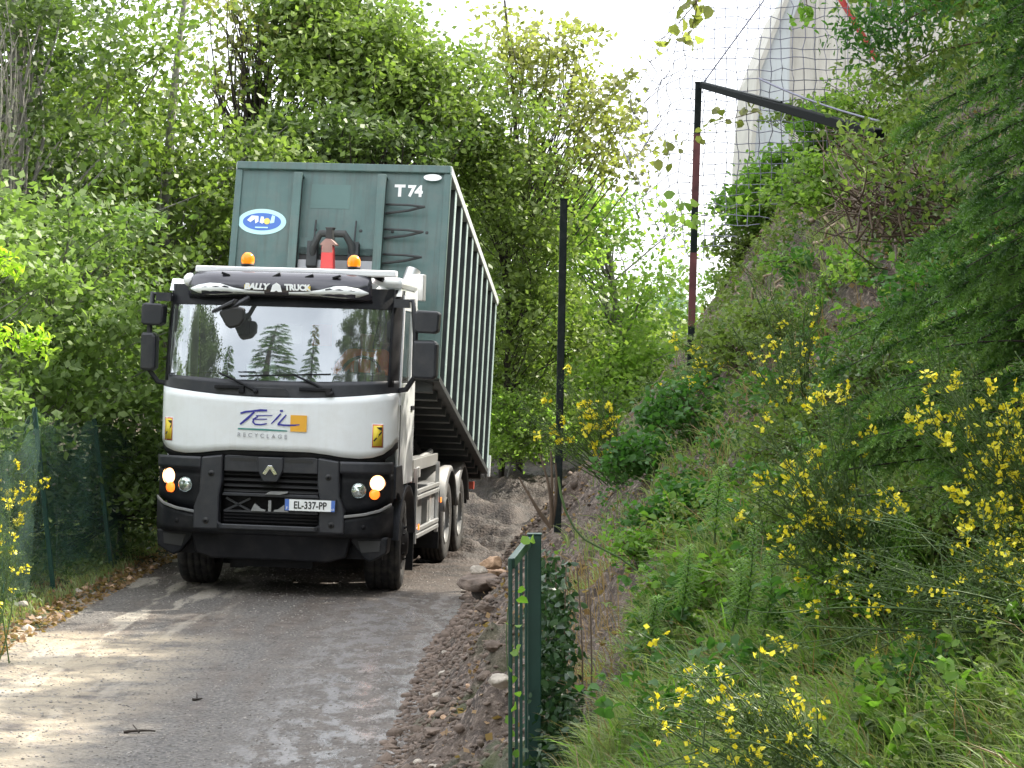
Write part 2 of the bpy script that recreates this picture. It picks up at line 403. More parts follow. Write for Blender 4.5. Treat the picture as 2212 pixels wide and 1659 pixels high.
def nodes(m): return m.node_tree.nodes, m.node_tree.links
def ground_mat(name, kind):
    m = bpy.data.materials.new(name); m.use_nodes = True; N, L = nodes(m); p = N['Principled BSDF']
    tc = N.new("ShaderNodeTexCoord")
    def noise(scale, detail=6, rough=.55, vec=None):
        n = N.new("ShaderNodeTexNoise"); n.inputs['Scale'].default_value = scale; n.inputs['Detail'].default_value = detail; n.inputs['Roughness'].default_value = rough
        L.new(vec or tc.outputs['Object'], n.inputs['Vector']); return n.outputs['Fac']
    def rng(v, a, b, c=0., d=1.):
        r = N.new("ShaderNodeMapRange"); r.inputs['From Min'].default_value = a; r.inputs['From Max'].default_value = b; r.inputs['To Min'].default_value = c; r.inputs['To Max'].default_value = d
        L.new(v, r.inputs['Value']); return r.outputs['Result']
    def mix(f, a, b, mode='MIX'):
        r = N.new("ShaderNodeMix"); r.data_type = 'RGBA'; r.blend_type = mode
        L.new(f, r.inputs['Factor']) if not isinstance(f, float) else setattr(r.inputs['Factor'], 'default_value', f)
        for k, v in (('A', a), ('B', b)):
            if isinstance(v, tuple): r.inputs[k].default_value = (*v, 1)
            else: L.new(v, r.inputs[k])
        return r.outputs['Result']
    def math_(op, a, b):
        r = N.new("ShaderNodeMath"); r.operation = op
        for i, v in enumerate((a, b)):
            if isinstance(v, float): r.inputs[i].default_value = v
            else: L.new(v, r.inputs[i])
        return r.outputs[0]
    sep = N.new("ShaderNodeSeparateXYZ"); L.new(tc.outputs['Object'], sep.inputs[0])
    if kind == 'road':
        vo = N.new("ShaderNodeTexVoronoi"); vo.inputs['Scale'].default_value = 26; L.new(tc.outputs['Object'], vo.inputs['Vector'])
        grav = mix(rng(noise(40, 4), .35, .65), (.030, .028, .026), (.212, .192, .174))
        grav = mix(rng(vo.outputs['Color'], .2, .9, 0, .55), grav, (.12, .113, .107))
        mp = N.new("ShaderNodeMapping"); mp.inputs['Scale'].default_value = (1.3, .22, 1); mp.inputs['Rotation'].default_value = (0, 0, rad(-8)); L.new(tc.outputs['Object'], mp.inputs['Vector'])
        mud = mix(rng(noise(5, 8), .35, .65), (.062, .048, .039), (.155, .125, .103))
        f = rng(noise(1.3, 7, .6, mp.outputs[0]), .47, .60)
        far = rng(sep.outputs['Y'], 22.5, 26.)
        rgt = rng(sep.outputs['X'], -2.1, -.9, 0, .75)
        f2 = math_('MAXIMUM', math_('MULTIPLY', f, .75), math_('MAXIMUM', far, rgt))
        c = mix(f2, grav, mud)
        mp3 = N.new("ShaderNodeMapping"); mp3.inputs['Scale'].default_value = (3.0, 1.1, 1); mp3.inputs['Rotation'].default_value = (0, 0, rad(12)); L.new(tc.outputs['Object'], mp3.inputs['Vector'])
        WET_SHEEN = math_('MULTIPLY', rng(noise(1.7, 9, .72, mp3.outputs[0]), .48, .55), math_('MULTIPLY', rng(sep.outputs['X'], -1.9, -1.1), rng(sep.outputs['Y'], 24., 22.)))
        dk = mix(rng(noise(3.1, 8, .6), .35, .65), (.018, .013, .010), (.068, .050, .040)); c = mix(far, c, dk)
        # pale dried concrete strips on the left of the track
        mp2 = N.new("ShaderNodeMapping"); mp2.inputs['Scale'].default_value = (2.6, .45, 1); mp2.inputs['Rotation'].default_value = (0, 0, rad(4)); L.new(tc.outputs['Object'], mp2.inputs['Vector'])
        st = math_('MULTIPLY', rng(noise(1.15, 5, .55, mp2.outputs[0]), .52, .58), rng(sep.outputs['X'], -2.6, -3.2))
        c = mix(math_('MULTIPLY', st, .7), c, (.40, .36, .30))
        c = mix(math_('MULTIPLY', WET_SHEEN, .6), c, (.38, .37, .375))  # sky sheen of the wet patches painted pale into the base colour
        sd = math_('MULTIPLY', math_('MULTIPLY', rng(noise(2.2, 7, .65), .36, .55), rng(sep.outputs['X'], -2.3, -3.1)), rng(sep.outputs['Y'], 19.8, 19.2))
        c = mix(math_('MULTIPLY', sd, .75), c, (.42, .35, .25))  # warm sun patch at front left painted into the road colour
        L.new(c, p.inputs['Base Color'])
        # standing water and wet mud near the right edge
        wet = WET_SHEEN
        r = N.new("ShaderNodeMix"); r.data_type = 'FLOAT'; L.new(wet, r.inputs['Factor']); r.inputs['A'].default_value = .72; r.inputs['B'].default_value = .30
        r2 = N.new("ShaderNodeMath"); r2.operation = 'SUBTRACT'; L.new(r.outputs[0], r2.inputs[0])
        L.new(rng(noise(2.2, 6), .4, .7, 0, .16), r2.inputs[1]); r2.use_clamp = True
        L.new(r2.outputs[0], p.inputs['Roughness']); L.new(rng(wet, 0, 1, .4, 1.), p.inputs['Specular IOR Level']); L.new(wet, p.inputs['Coat Weight']); p.inputs['Coat Roughness'].default_value = .22; p.inputs['Coat IOR'].default_value = 1.45
        hgt = math_('MULTIPLY', math_('ADD', vo.outputs['Distance'], noise(55, 5)), rng(wet, 0, 1, 1, .5))
        bp = N.new("ShaderNodeBump"); bp.inputs['Strength'].default_value = .75; bp.inputs['Distance'].default_value = .02
    else:
        soil = mix(rng(noise(7, 9, .65), .35, .65), (.040, .028, .022), (.17, .128, .10))
        soil = mix(rng(noise(30, 5), .5, .7), soil, (.33, .26, .21))
        green = mix(rng(noise(9, 6), .3, .7), (.03, .05, .012), (.08, .10, .03))
        if kind == 'bank':
            g = math_('MULTIPLY', rng(noise(1.1, 6), .48, .60), rng(sep.outputs['Y'], 17., 12., .2, 1.))
        else:
            g = rng(noise(1.4, 6), .35, .55)
        c = mix(g, soil, green)
        L.new(c, p.inputs['Base Color']); p.inputs['Roughness'].default_value = .85
        hgt = math_('ADD', noise(14, 8, .7), math_('MULTIPLY', noise(50, 4), .5))
        bp = N.new("ShaderNodeBump"); bp.inputs['Strength'].default_value = .9; bp.inputs['Distance'].default_value = .06
    L.new(hgt, bp.inputs['Height']); L.new(bp.outputs['Normal'], p.inputs['Normal'])
    return m
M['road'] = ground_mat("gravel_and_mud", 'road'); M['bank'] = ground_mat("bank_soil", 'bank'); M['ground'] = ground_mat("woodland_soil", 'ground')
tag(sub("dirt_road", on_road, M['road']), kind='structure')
tag(sub("bank", on_bank, M['bank']), kind='structure')
tag(sub("ground", ~(on_road | on_bank), M['ground']), kind='structure')

# ---------------------------------------------------------------- hook lift truck (local: x across, y backwards, z up, origin on the ground below the nose)
TR = empty("hook_lift_truck", (-2.563, 22.87, 0.0), (0, rad(1.8), rad(-5.6)),
           "white and black hook lift lorry with lit headlamps facing the camera", "truck")
TR.rotation_mode = 'XYZ'
def plan(t, w=1.25, d=.5, p=3.2):
    """superellipse nose: t in -1..1 -> x, y"""
    a = t * PI / 2
    x = w * math.copysign(abs(math.sin(a)) ** (2 / p), t); y = d * (1 - abs(math.cos(a)) ** (2 / p))
    return x, y
def ynose(x, w=1.25, d=.5, p=3.1):
    q = min(1, abs(x) / w); return d * (1 - (1 - q ** p) ** (1 / p))
def slope(z):
    t = max(0, z - 2.1); return .08 * t + .10 * t * t
TT = [math.copysign(abs(i / 30) ** 1.0, i) for i in range(-30, 31)]
XS = [plan(t)[0] for t in TT]
XS = sorted(set([round(1.25 * math.sin(i / 36 * PI / 2), 5) for i in range(-36, 37)]))
def lin(x, pts):
    return float(np.interp(x, [a for a, b in pts], [b for a, b in pts]))
def skin(name, mname, zlo, zhi, xa=-1.25, xb=1.25, dy=0.0, rows=8, parent=None, thick=.02, wtop=None):
    xs = [x for x in XS if xa < x < xb] + [xa, xb]; xs = sorted(set(xs))
    b = mb(mname); P = []
    for j in range(rows + 1):
        row = []
        for x in xs:
            z = zlo(x) + (zhi(x) - zlo(x)) * j / rows
            row.append((x, ynose(x) + slope(z) + dy, z))
        P.append(row)
    b.grid(P)
    return b.build(name, parent or TR, solid=thick)
z_top = lambda x: 2.095 + .085 * (abs(x) / 1.25) ** 2
PB = [(0, 1.540), (.42, 1.538), (.60, 1.520), (.75, 1.497), (.92, 1.487), (1.05, 1.50), (1.15, 1.535), (1.22, 1.60), (1.25, 1.66)]
z_bot = lambda x: lin(abs(x), PB)
z_cowl = lambda x: 2.27 + .04 * (abs(x) / 1.25) ** 2
fp = skin("front_panel", "white", z_bot, z_top, dy=-.015)
skin("panel_seam", "black_plastic", lambda x: z_bot(x) - .07, lambda x: z_bot(x) + .02, dy=.03, parent=TR, rows=2)
cw = skin("cowl", "grey_plastic", lambda x: z_top(x) - .03, z_cowl, dy=.012, rows=4)
# cab shell: side walls with a window opening, roof, back
def cab_side(s):
    b = mb('white'); x0, x1 = (1.225, 1.25) if s > 0 else (-1.25, -1.225)
    b.prism([(.50, 1.62), (.62, 1.30), (.80, 1.18), (1.72, 1.18), (1.72, 2.28), (.52, 2.28)], x0, x1, 'yz')
    b.prism([(.52, 2.28), (.60, 2.28), (.78, 3.05), (.80, 3.25), (.72, 3.25)], x0, x1, 'yz')
    b.prism([(1.38, 2.28), (1.72, 2.28), (1.72, 3.25), (1.38, 3.25)], x0, x1, 'yz')
    b.prism([(.78, 3.06), (1.38, 3.06), (1.38, 3.25), (.80, 3.25)], x0, x1, 'yz')
    d = b.build("door", TR, bevel=.006)
    g = mb('cabglass') if 'cabglass' in M else mb('interior')
    xx = 1.236 * s
    g.add([(xx, .60, 2.28), (xx, 1.38, 2.28), (xx, 1.38, 3.06), (xx, .78, 3.06)], [(0, 1, 2, 3)])
    g.build("side_window", d)
    hd = mb('black_plastic'); hd.box(s * 1.25 - .02, s * 1.25 + .02, 1.42, 1.60, 1.98, 2.03); hd.build("handle", d, bevel=.006)
    mb('black_plastic').box(s * 1.25 - .004 if s > 0 else -1.256, 1.256 if s > 0 else -1.246, .66, .672, 1.2, 2.27).build("door_gap", d)
    return d

# windscreen glass and side glass: clear glass that mirrors the sky strongly
g = bpy.data.materials.new("windscreen_glass"); g.use_nodes = True; N_, L_ = nodes(g); N_.clear()
o_ = N_.new("ShaderNodeOutputMaterial"); mx_ = N_.new("ShaderNodeMixShader"); tr_ = N_.new("ShaderNodeBsdfTransparent"); gl_ = N_.new("ShaderNodeBsdfGlossy")
tr_.inputs[0].default_value = (.78, .84, .80, 1); gl_.inputs[0].default_value = (.92, .97, 1, 1); gl_.inputs['Roughness'].default_value = .014
fr_ = N_.new("ShaderNodeFresnel"); fr_.inputs[0].default_value = 1.5
mr_ = N_.new("ShaderNodeMapRange"); mr_.inputs['From Min'].default_value = 0.0; mr_.inputs['From Max'].default_value = 1; mr_.inputs['To Min'].default_value = .27; mr_.inputs['To Max'].default_value = 1
L_.new(fr_.outputs[0], mr_.inputs[0]); L_.new(mr_.outputs[0], mx_.inputs[0])
L_.new(tr_.outputs[0], mx_.inputs[1]); L_.new(gl_.outputs[0], mx_.inputs[2]); df_ = N_.new("ShaderNodeBsdfDiffuse"); df_.inputs[0].default_value = (.75, .78, .78, 1); mx2_ = N_.new("ShaderNodeMixShader"); mx2_.inputs[0].default_value = .05; L_.new(mx_.outputs[0], mx2_.inputs[1]); L_.new(df_.outputs[0], mx2_.inputs[2]); L_.new(mx2_.outputs[0], o_.inputs[0])
M['cabglass'] = g
cab_side(1); cab_side(-1)
# windscreen
b = mb('cabglass'); P = []
WX = 1.215
xs = sorted(set([x for x in XS if abs(x) < WX] + [-WX, WX]))
for j in range(15):
    P.append([(x, ynose(x) + slope(z_cowl(x) + (3.24 - z_cowl(x)) * j / 14) + .01, z_cowl(x) - .01 + (3.25 - z_cowl(x)) * j / 14) for x in xs])
ws = b.build("windscreen", TR) if not b.grid(P) is None else None
# glass border strips and pillars
for s in (-1, 1):
    b = mb('black_plastic'); P = []
    for j in range(13):
        z = 2.24 + (3.27 - 2.24) * j / 12
        P.append([(s * x, ynose(x) + slope(z) + .002, z) for x in (1.175, 1.20, 1.22, 1.235, 1.245, 1.25)])
    b.grid(P); b.build("pillar", TR, solid=.012)
b = mb('black_plastic'); P = []
for z in (3.055, 3.15, 3.27):
    P.append([(x, ynose(x) + slope(z) - .004, z) for x in xs])
b.grid(P).build("screen_header", TR)
# white strip down the door edge
for s in (-1, 1):
    mb('white_clean').tube([(s * 1.262, .50, 2.05), (s * 1.262, .52, 2.4), (s * 1.255, .66, 3.22)], .019, 8).build("door_edge", TR)
# roof
b = mb('white')
P = []
for (y, z, w) in ((.26, 3.24, 1.20), (.30, 3.33, 1.18), (.50, 3.40, 1.16), (1.0, 3.42, 1.16), (1.72, 3.42, 1.16), (1.74, 3.20, 1.22)):
    P.append([(w * math.copysign(abs(t) ** .8, t), y + .25 * abs(t) ** 5, z - .10 * abs(t) ** 6) for t in [i / 16 for i in range(-16, 17)]])
b.grid(P)
for s in (-1, 1): b.prism([(.45, 3.20), (1.74, 3.20), (1.74, 3.33), (.55, 3.33)], s * 1.17, s * 1.245, 'yz')
rf = b.build("roof", TR)
mb('white').box(-1.2, 1.2, 1.70, 1.745, 1.2, 3.3).build("back_wall", TR)
b = mb('interior_light'); b.box(-1.18, 1.18, 1.60, 1.69, 1.7, 3.2); b.build("cab_lining", TR)
# sun visor over the windscreen
b = mb('visor'); P = []
for (dy, z, k) in ((-.10, 3.150, 1.0), (-.155, 3.19, 1.0), (-.17, 3.25, 1.0), (-.14, 3.33, .99), (-.07, 3.395, .97), (.02, 3.42, .95)):
    P.append([(.98 * k * t, .20 + dy + .18 * abs(t) ** 4 - .0, z - .03 * (abs(t) ** 2 if z < 3.3 else 0)) for t in [i / 24 for i in range(-24, 25)]])
b.grid(P); vis = b.build("sun_visor", TR, solid=.012)
def swoosh(s):
    b = mb('sticker_white'); up = [(.13, 3.202), (.30, 3.210), (.46, 3.240), (.60, 3.285), (.72, 3.295), (.86, 3.280), (.95, 3.250)]
    lo = [(.13, 3.178), (.30, 3.176), (.46, 3.176), (.60, 3.170), (.72, 3.170), (.86, 3.195), (.95, 3.235)]
    yv = lambda x, z: .20 + .18 * (abs(x) / .98) ** 4 + float(np.interp(z, [3.15, 3.19, 3.25, 3.33], [-.10, -.155, -.17, -.14])) - .012
    b.grid([[(s * x, yv(x, z) - .002, z - .03 * (x / .98) ** 2) for x, z in r] for r in (lo, [((a[0] + c[0]) / 2, (a[1] + c[1]) / 2) for a, c in zip(lo, up)], up)])
    b.build("white_flash", vis, solid=.003)
swoosh(1); swoosh(-1)
yv0 = .20 - .172
text("BALLY", .085, 'sticker_white', vis, face_front(-.215, yv0 - .016, 3.248), sx=1.05, bold=.005, shear=.2)
text("TRUCK", .085, 'sticker_white', vis, face_front(.225, yv0 - .016, 3.248), sx=.95, bold=.005, shear=-.1)
for x0, x1, mm in ((-.34, -.28, 'sticker_yel'), (.30, .36, 'sticker_yel')):
    mb(mm).box(x0, x1, yv0 - .014, yv0 - .008, 3.222, 3.268).build("flag_mark", vis)
b = mb('sticker_white'); b.prism([(-.060, 3.20), (-.04, 3.27), (0, 3.295), (.04, 3.27), (.060, 3.20), (.02, 3.20), (0, 3.215), (-.02, 3.20)], yv0 - .018, yv0 - .010); b.build("emblem", vis)
for x, a in ((-.56, .3), (-.02, -.5), (.33, -.35), (.62, -.3)):
    b = mb('black_plastic'); b.box(-.045, .045, -.03, .01, -.012, .012, Matrix.Translation((x, .115, 3.375)) @ Matrix.Rotation(a, 4, 'Y')); b.build("bracket", vis, bevel=.004)
# light bar with two amber beacons
b = mb('white_clean'); b.box(-.93, 1.22, .26, .40, 3.395, 3.465); lb = b.build("roof_bar", TR, bevel=.015)
for x in (-.385, .755):
    k = mb('black_plastic').lathe([(0, .0), (0, .07), (.03, .07), (.035, .055)], (x, .35, 3.466), 'z', 20).build("beacon_base", lb)
    b = mb('beacon'); b.lathe([(0, .062), (.03, .070), (.07, .070), (.10, .058), (.125, .03), (.13, .0)], (x, .35, 3.492), 'z', 20); b.build("beacon", lb)
b = mb('white_clean'); b.ball((-.985, .30, 3.31), .075, .09, .075); b.build("roof_corner_cap", TR)
b = mb('white'); b.box(.94, 1.27, .46, 1.6, 3.28, 3.40); b.build("side_deflector", TR, bevel=.05)
b = mb('chassis'); b.bar((.92, .46, 3.43), (1.06, .42, 3.37), .05); b.build("aerial_bracket", TR)
mb('amber').box(.83, .90, .455, .475, 3.405, 3.43).build("marker_lamp", TR)
# air horn / exhaust piece behind the cab, right
b = mb('alu'); b.tube([(1.12, 1.9, 2.6), (1.12, 1.9, 3.42), (1.16, 1.95, 3.55)], .085, 14); b.box(1.10, 1.30, 1.82, 2.0, 3.20, 3.50); b.build("air_intake", TR, bevel=.01)

# logo on the front panel
yl = -.032
def stroke(pts, w, m, name, dy=0.0, parent=fp):
    b = mb(m)
    ws = w if isinstance(w, (list, tuple)) else [w] * len(pts)
    L, R = [], []
    for i, (x, z) in enumerate(pts):
        x0, z0 = pts[max(i - 1, 0)]; x1, z1 = pts[min(i + 1, len(pts) - 1)]
        d = Vector((x1 - x0, z1 - z0)).normalized(); n = Vector((-d.y, d.x)) * ws[i] / 2
        L.append((x + n.x, z + n.y)); R.append((x - n.x, z - n.y))
    b.grid([[(x, yl - dy + ynose(x), z) for x, z in L], [(x, yl - dy + ynose(x), z) for x, z in R]], smooth=False)
    return b.build(name, parent, solid=.002)
def LG(cx_, cy_): u = -.584 + .0006 * cx_; return (u, 2.1356 - .0006 * cy_ + .03 * u)
stroke([LG(425, 340), LG(520, 312), LG(640, 300), LG(780, 285), LG(895, 290)], [.018, .02, .018, .024, .02], 'blue', "letter_t_bar")
stroke([LG(670, 315), LG(560, 420), LG(425, 530)], [.016, .026, .018], 'blue', "letter_t_stem")
stroke([LG(700, 378), LG(990, 376)], [.010, .007], 'blue', "letter_e_top")
stroke([LG(640, 442), LG(900, 440)], [.012, .009], 'blue', "letter_e_middle")
stroke([LG(740, 390), LG(660, 440), LG(650, 490), LG(690, 530), LG(790, 537), LG(895, 520)], [.010, .016, .018, .016, .014, .014], 'blue', "letter_e_curve")
stroke([LG(1140, 345), LG(1070, 420), LG(975, 520)], [.014, .018, .010], 'blue', "letter_i")
stroke([LG(1120, 298), LG(1175, 296)], .020, 'blue', "letter_i_dot")
stroke([LG(1235, 365), LG(1160, 450), LG(1095, 528)], [.013, .018, .018], 'blue', "letter_l_stem", .001)
stroke([LG(1085, 530), LG(1200, 545), LG(1380, 546), LG(1490, 534)], [.018, .018, .018, .010], 'blue', "letter_l_foot", .004)
a_, c_ = LG(1312, 368), LG(1600, 662)
b = mb('orange_sq'); b.box(a_[0], c_[0], yl - .003, yl + .002, c_[1], a_[1]); b.build("logo_square", fp)
stroke([LG(385, 606), LG(820, 622), LG(1260, 645)], [.014, .018, .012], 'teal', "logo_line")
p_ = LG(820, 732)
text("RECYCLAGE", .062, 'letter_grey', fp, face_front(p_[0], yl - .002, p_[1]) @ Matrix.Rotation(rad(-1), 4, 'Z'), sx=1.0, space=1.75)
# hazard stickers on the panel corners
for s in (1, -1):
    xs_ = 1.10 if s > 0 else -1.135
    root = mb('sticker_white'); w_, z0_, z1_ = .055, 1.605, 1.855
    def pt(u, z, d=.0): x = xs_ + u; return (x, ynose(x) - .030 - d, z)
    root.grid([[pt(u, z) for u in (-w_, -w_ / 2, 0, w_ / 2, w_)] for z in (z0_, z1_)])
    rs = root.build("warning_sticker", fp, solid=.003)
    b = mb('hazard_r'); b.grid([[pt(u, z, .003) for u in (-w_ + .004, 0, w_ - .004)] for z in (z0_ + .005, z1_ - .005)]); b.build("red_border", rs, solid=.002)
    b = mb('hazard_y'); b.grid([[pt(u, z, .006) for u in (-w_ + .012, 0, w_ - .012)] for z in (z0_ + .018, z1_ - .018)]); b.build("yellow_field", rs, solid=.002)
    b = mb('letter_black'); b.add([pt(-.040, 1.68, .009), pt(-.028, 1.67, .009), pt(.042, 1.76, .009), pt(.040, 1.785, .009)], [(0, 1, 2, 3)])
    b.add([pt(-.012, 1.82, .009), pt(.042, 1.82, .009), pt(.042, 1.78, .009), pt(.01, 1.80, .009)], [(0, 1, 2, 3)]); b.build("black_bars", rs, solid=.001)

# lower front: grille, crash bar, lamps, bumper
b = mb('chassis'); b.box(-1.16, 1.16, .28, .34, .42, 1.62); b.box(-.5, .5, .20, .28, .7, 1.5); b.build("front_crossmember", TR)
gr = mb('grey_plastic')
gr.prism([(-.50, 1.31), (-.50, 1.47), (-.46, 1.485), (.46, 1.485), (.50, 1.47), (.50, 1.31)], .02, .10)
gr = gr.build("grille", TR, bevel=.012)
for x0, x1 in ((-.44, -.15), (.15, .44)):
    mb('letter_black').box(x0, x1, .014, .03, 1.425, 1.455).build("air_slot", gr)
b = mb('chassis')
for z in (1.275, 1.215, 1.155, 1.10): b.use(M['letter_black']).prism([(.05, z), (.085, z + .028), (.12, z + .02), (.10, z - .012)], -.50, .50, 'yz')
b.build("upper_slats", gr)
b = mb('grey_plastic'); b.prism([(-.52, 1.055), (-.50, 1.09), (.50, 1.09), (.52, 1.055)], .03, .12); b.build("middle_bar", gr, bevel=.006)
b = mb('grey_plastic'); b.prism([(-.135, 1.475), (.135, 1.475), (.135, 1.34), (.075, 1.215), (-.075, 1.215), (-.135, 1.34)], -.012, .06); ep = b.build("emblem_plate", gr, bevel=.012)
b = mb('chrome')
b.prism([(-.082, 1.300), (-.022, 1.388), (.022, 1.388), (.082, 1.300), (.045, 1.285), (.0, 1.352), (-.045, 1.285)], -.030, -.012); b.build("emblem", ep, bevel=.004)
b = mb('steel'); b.prism([(-.05, 1.085), (.11, 1.085), (.19, 1.105), (.19, 1.12), (0, 1.115)], .0, .05); b.build("tow_cover", gr)
b = mb('grey_plastic')
for s in (-1, 1):
    b.bar((s * .48, .09, 1.03), (s * .22, .09, .90), .022); b.bar((s * .22, .09, 1.03), (s * .48, .09, .90), .022)
b.box(-.5, .5, .07, .11, .885, .905); b.build("lower_truss", gr)
b = mb('steel')
b.prism([(-.20, .905), (-.16, .985), (-.09, .93), (-.045, .92), (-.045, .905)], .02, .06); b.prism([(.20, .905), (.16, .985), (.09, .93), (.045, .92), (.045, .905)], .02, .06)
b.box(-.015, .015, .02, .05, .905, 1.02); b.build("tow_pin", gr)
b = mb('chassis')
for z in (.86, .825, .79): b.box(-.50, .50, .08, .14, z - .008, z + .008)
b.build("lower_slats", gr)
# crash bar posts
CBS = {}
for s in (-1, 1):
    cb = mb('grey_plastic')
    f = [(.505, 1.485), (.73, 1.455), (.745, 1.09), (.80, .93), (.80, .70), (.53, .70), (.53, 1.05), (.505, 1.2)]
    cb.prism([(s * x, z) for x, z in f], -.03, .10)
    CBS[s] = cb.build("crash_bar", TR, bevel=.018)
for s in (-1, 1):
    for x, z in ((.62, 1.285), (.665, .79)):
        b = mb('letter_black'); b.lathe([(-.004, 0), (-.004, .030), (.004, .034)], (s * x, -.034, z), 'y', 18); b.build("bolt_recess", CBS[s])
        b = mb('chassis'); b.lathe([(-.012, 0), (-.012, .014), (0, .016)], (s * x, -.036, z), 'y', 6); b.build("bolt", CBS[s])
# bumper
def nose(name, m, pts_z, xa, xb, dy, parent=TR, thick=.02, fy=None, rows=4, bevel=0):
    b = mb(m); P = []; n = 22
    for j in range(rows + 1):
        P.append([])
        for i in range(n + 1):
            x = xa + (xb - xa) * i / n; lo, hi = pts_z(x)
            z = lo + (hi - lo) * j / rows
            P[-1].append((x, ynose(x, 1.27, .45) + dy + (fy(z) if fy else 0), z))
    b.grid(P); return b.build(name, parent, solid=thick, bevel=bevel)
bmp = nose("bumper", "black_plastic", lambda x: (.66 - .0 * abs(x), lin(abs(x), [(0, .735), (.5, .745), (.55, .80), (.80, .86), (1.1, .93), (1.25, .99)])), -1.26, 1.26, -.03, fy=lambda z: .35 * max(0, .70 - z))
nose("bumper_lip", "grey_plastic", lambda x: (.715, .765), -.52, .52, -.055, parent=bmp)
for s in (-1, 1):
    nose("bumper_trim", "fender", lambda x: tuple(v + lin(abs(x), [(.78, .0), (1.0, .03), (1.15, .07), (1.25, .13)]) for v in (.865, .893)), *sorted((s * .78, s * 1.25)), -.05, parent=bmp)
    b = mb('chassis'); b.lathe([(-.01, 0), (-.01, .022), (0, .026)], (s * .99, .045, .775), 'y', 14); b.build("fog_plug", bmp)
    # headlamp brow and housing
    nose("headlamp_brow", "grey_plastic", lambda x: (1.33, 1.455), *sorted((s * .735, s * 1.255)), -.02, fy=lambda z: -.02)
    hl = nose("headlamp", "black_plastic", lambda x: (lin(abs(x), [(.78, .885), (1.0, .91), (1.25, 1.03)]), 1.335), *sorted((s * .735, s * 1.25)), .03)
    def lampat(x, z, r, m, name, dy=.0, sides=20):
        y = ynose(x, 1.27, .45) + .018 + dy
        a = math.atan((ynose(abs(x) + .02, 1.27, .45) - ynose(abs(x) - .02, 1.27, .45)) / .04) * s
        b = MB().use(M['chrome']); mt = Matrix.Rotation(a, 4, 'Z')
        b.lathe([(-.012, r * 1.08), (.03, r * 1.1), (.03, r)], (0, 0, 0), 'y', 22)
        b.use(M[m]); b.lathe([(-.035, 0), (-.032, r * .45), (-.020, r * .8), (.0, r), (.03, r)], (0, 0, 0), 'y', 22)
        b.v = [tuple(mt @ Vector(v) + Vector((x, y, z))) for v in b.v]
        return b.build(name, hl)
    lampat(s * .925, 1.155, .083, 'lens', "main_lamp")
    lampat(s * 1.110, 1.235, .082, 'drl', "running_light")
    lampat(s * 1.085, 1.118, .056, 'amber', "indicator")
    # corner trim behind lamp, wheel arch
    b = mb('grey_plastic'); b.prism([(.43, 1.40), (.85, 1.40), (1.02, 1.10), (.86, 1.02), (.70, 1.10), (.55, 1.12), (.43, 1.05)], *sorted((s * 1.22, s * 1.262)), 'yz'); b.build("corner_trim", TR, bevel=.006)
    b = mb('grey_plastic'); pa = []
    for k in range(15):
        a = PI * (.02 + .96 * k / 14); pa.append((1.35 - .63 * math.cos(a), .56 + .60 * math.sin(a)))
    Pin = [(1.35 - .57 * math.cos(PI * (.02 + .96 * k / 14)), .56 + .54 * math.sin(PI * (.02 + .96 * k / 14))) for k in range(15)]
    for xx in (0,):
        b.grid([[(s * 1.265, y, z) for y, z in pa], [(s * 1.265, y, z) for y, z in Pin], [(s * .82, y, z) for y, z in Pin], [(s * .82, y, z) for y, z in pa], [(s * 1.265, y, z) for y, z in pa]])
    b.build("wheel_arch", TR)
    # step pocket and lower side valance
    b = mb('black_plastic'); b.prism([(s * .80, .66), (s * 1.235, .67), (s * 1.225, .50), (s * 1.13, .44), (s * 1.05, .40), (s * .98, .44)], .16, .40); st = b.build("step_valance", TR, bevel=.02)
    b = mb('letter_black'); b.prism([(s * .92, .62), (s * 1.16, .63), (s * 1.15, .52), (s * .96, .50)], .152, .162); b.build("step_recess", st)
b = mb('chassis'); b.prism([(-.86, .67), (.86, .67), (.80, .44), (.62, .385), (-.62, .385), (-.80, .44)], .12, .55); b.build("underrun_guard", TR, bevel=.02)
b = mb('chassis'); b.box(-.42, .42, .3, 1.9, .30, .60); b.tube([(-.95, 1.35, .52), (.95, 1.35, .52)], .08, 12); b.box(-.60, -.45, .9, 1.2, .22, .5); b.build("front_axle", TR)
# number plate
b = mb('letter_black'); b.box(.175, .715, -.075, -.04, .925, 1.055); b.box(.3, .6, -.04, 0, .95, 1.03); pl = b.build("number_plate", TR)
mb('sticker_white').box(.183, .707, -.081, -.0755, .932, 1.048).build("plate_face", pl)
mb('plate_blue').box(.183, .225, -.084, -.0812, .932, 1.048).build("country_band", pl)
mb('plate_blue').box(.668, .707, -.084, -.0812, .932, 1.048).build("region_band", pl)
text("F", .04, 'sticker_white', pl, face_front(.204, -.086, .955)); text("63", .03, 'sticker_white', pl, face_front(.687, -.086, .955))
text("EL-337-PP", .105, 'letter_black', pl, face_front(.447, -.083, .987), sx=.80, bold=.002)
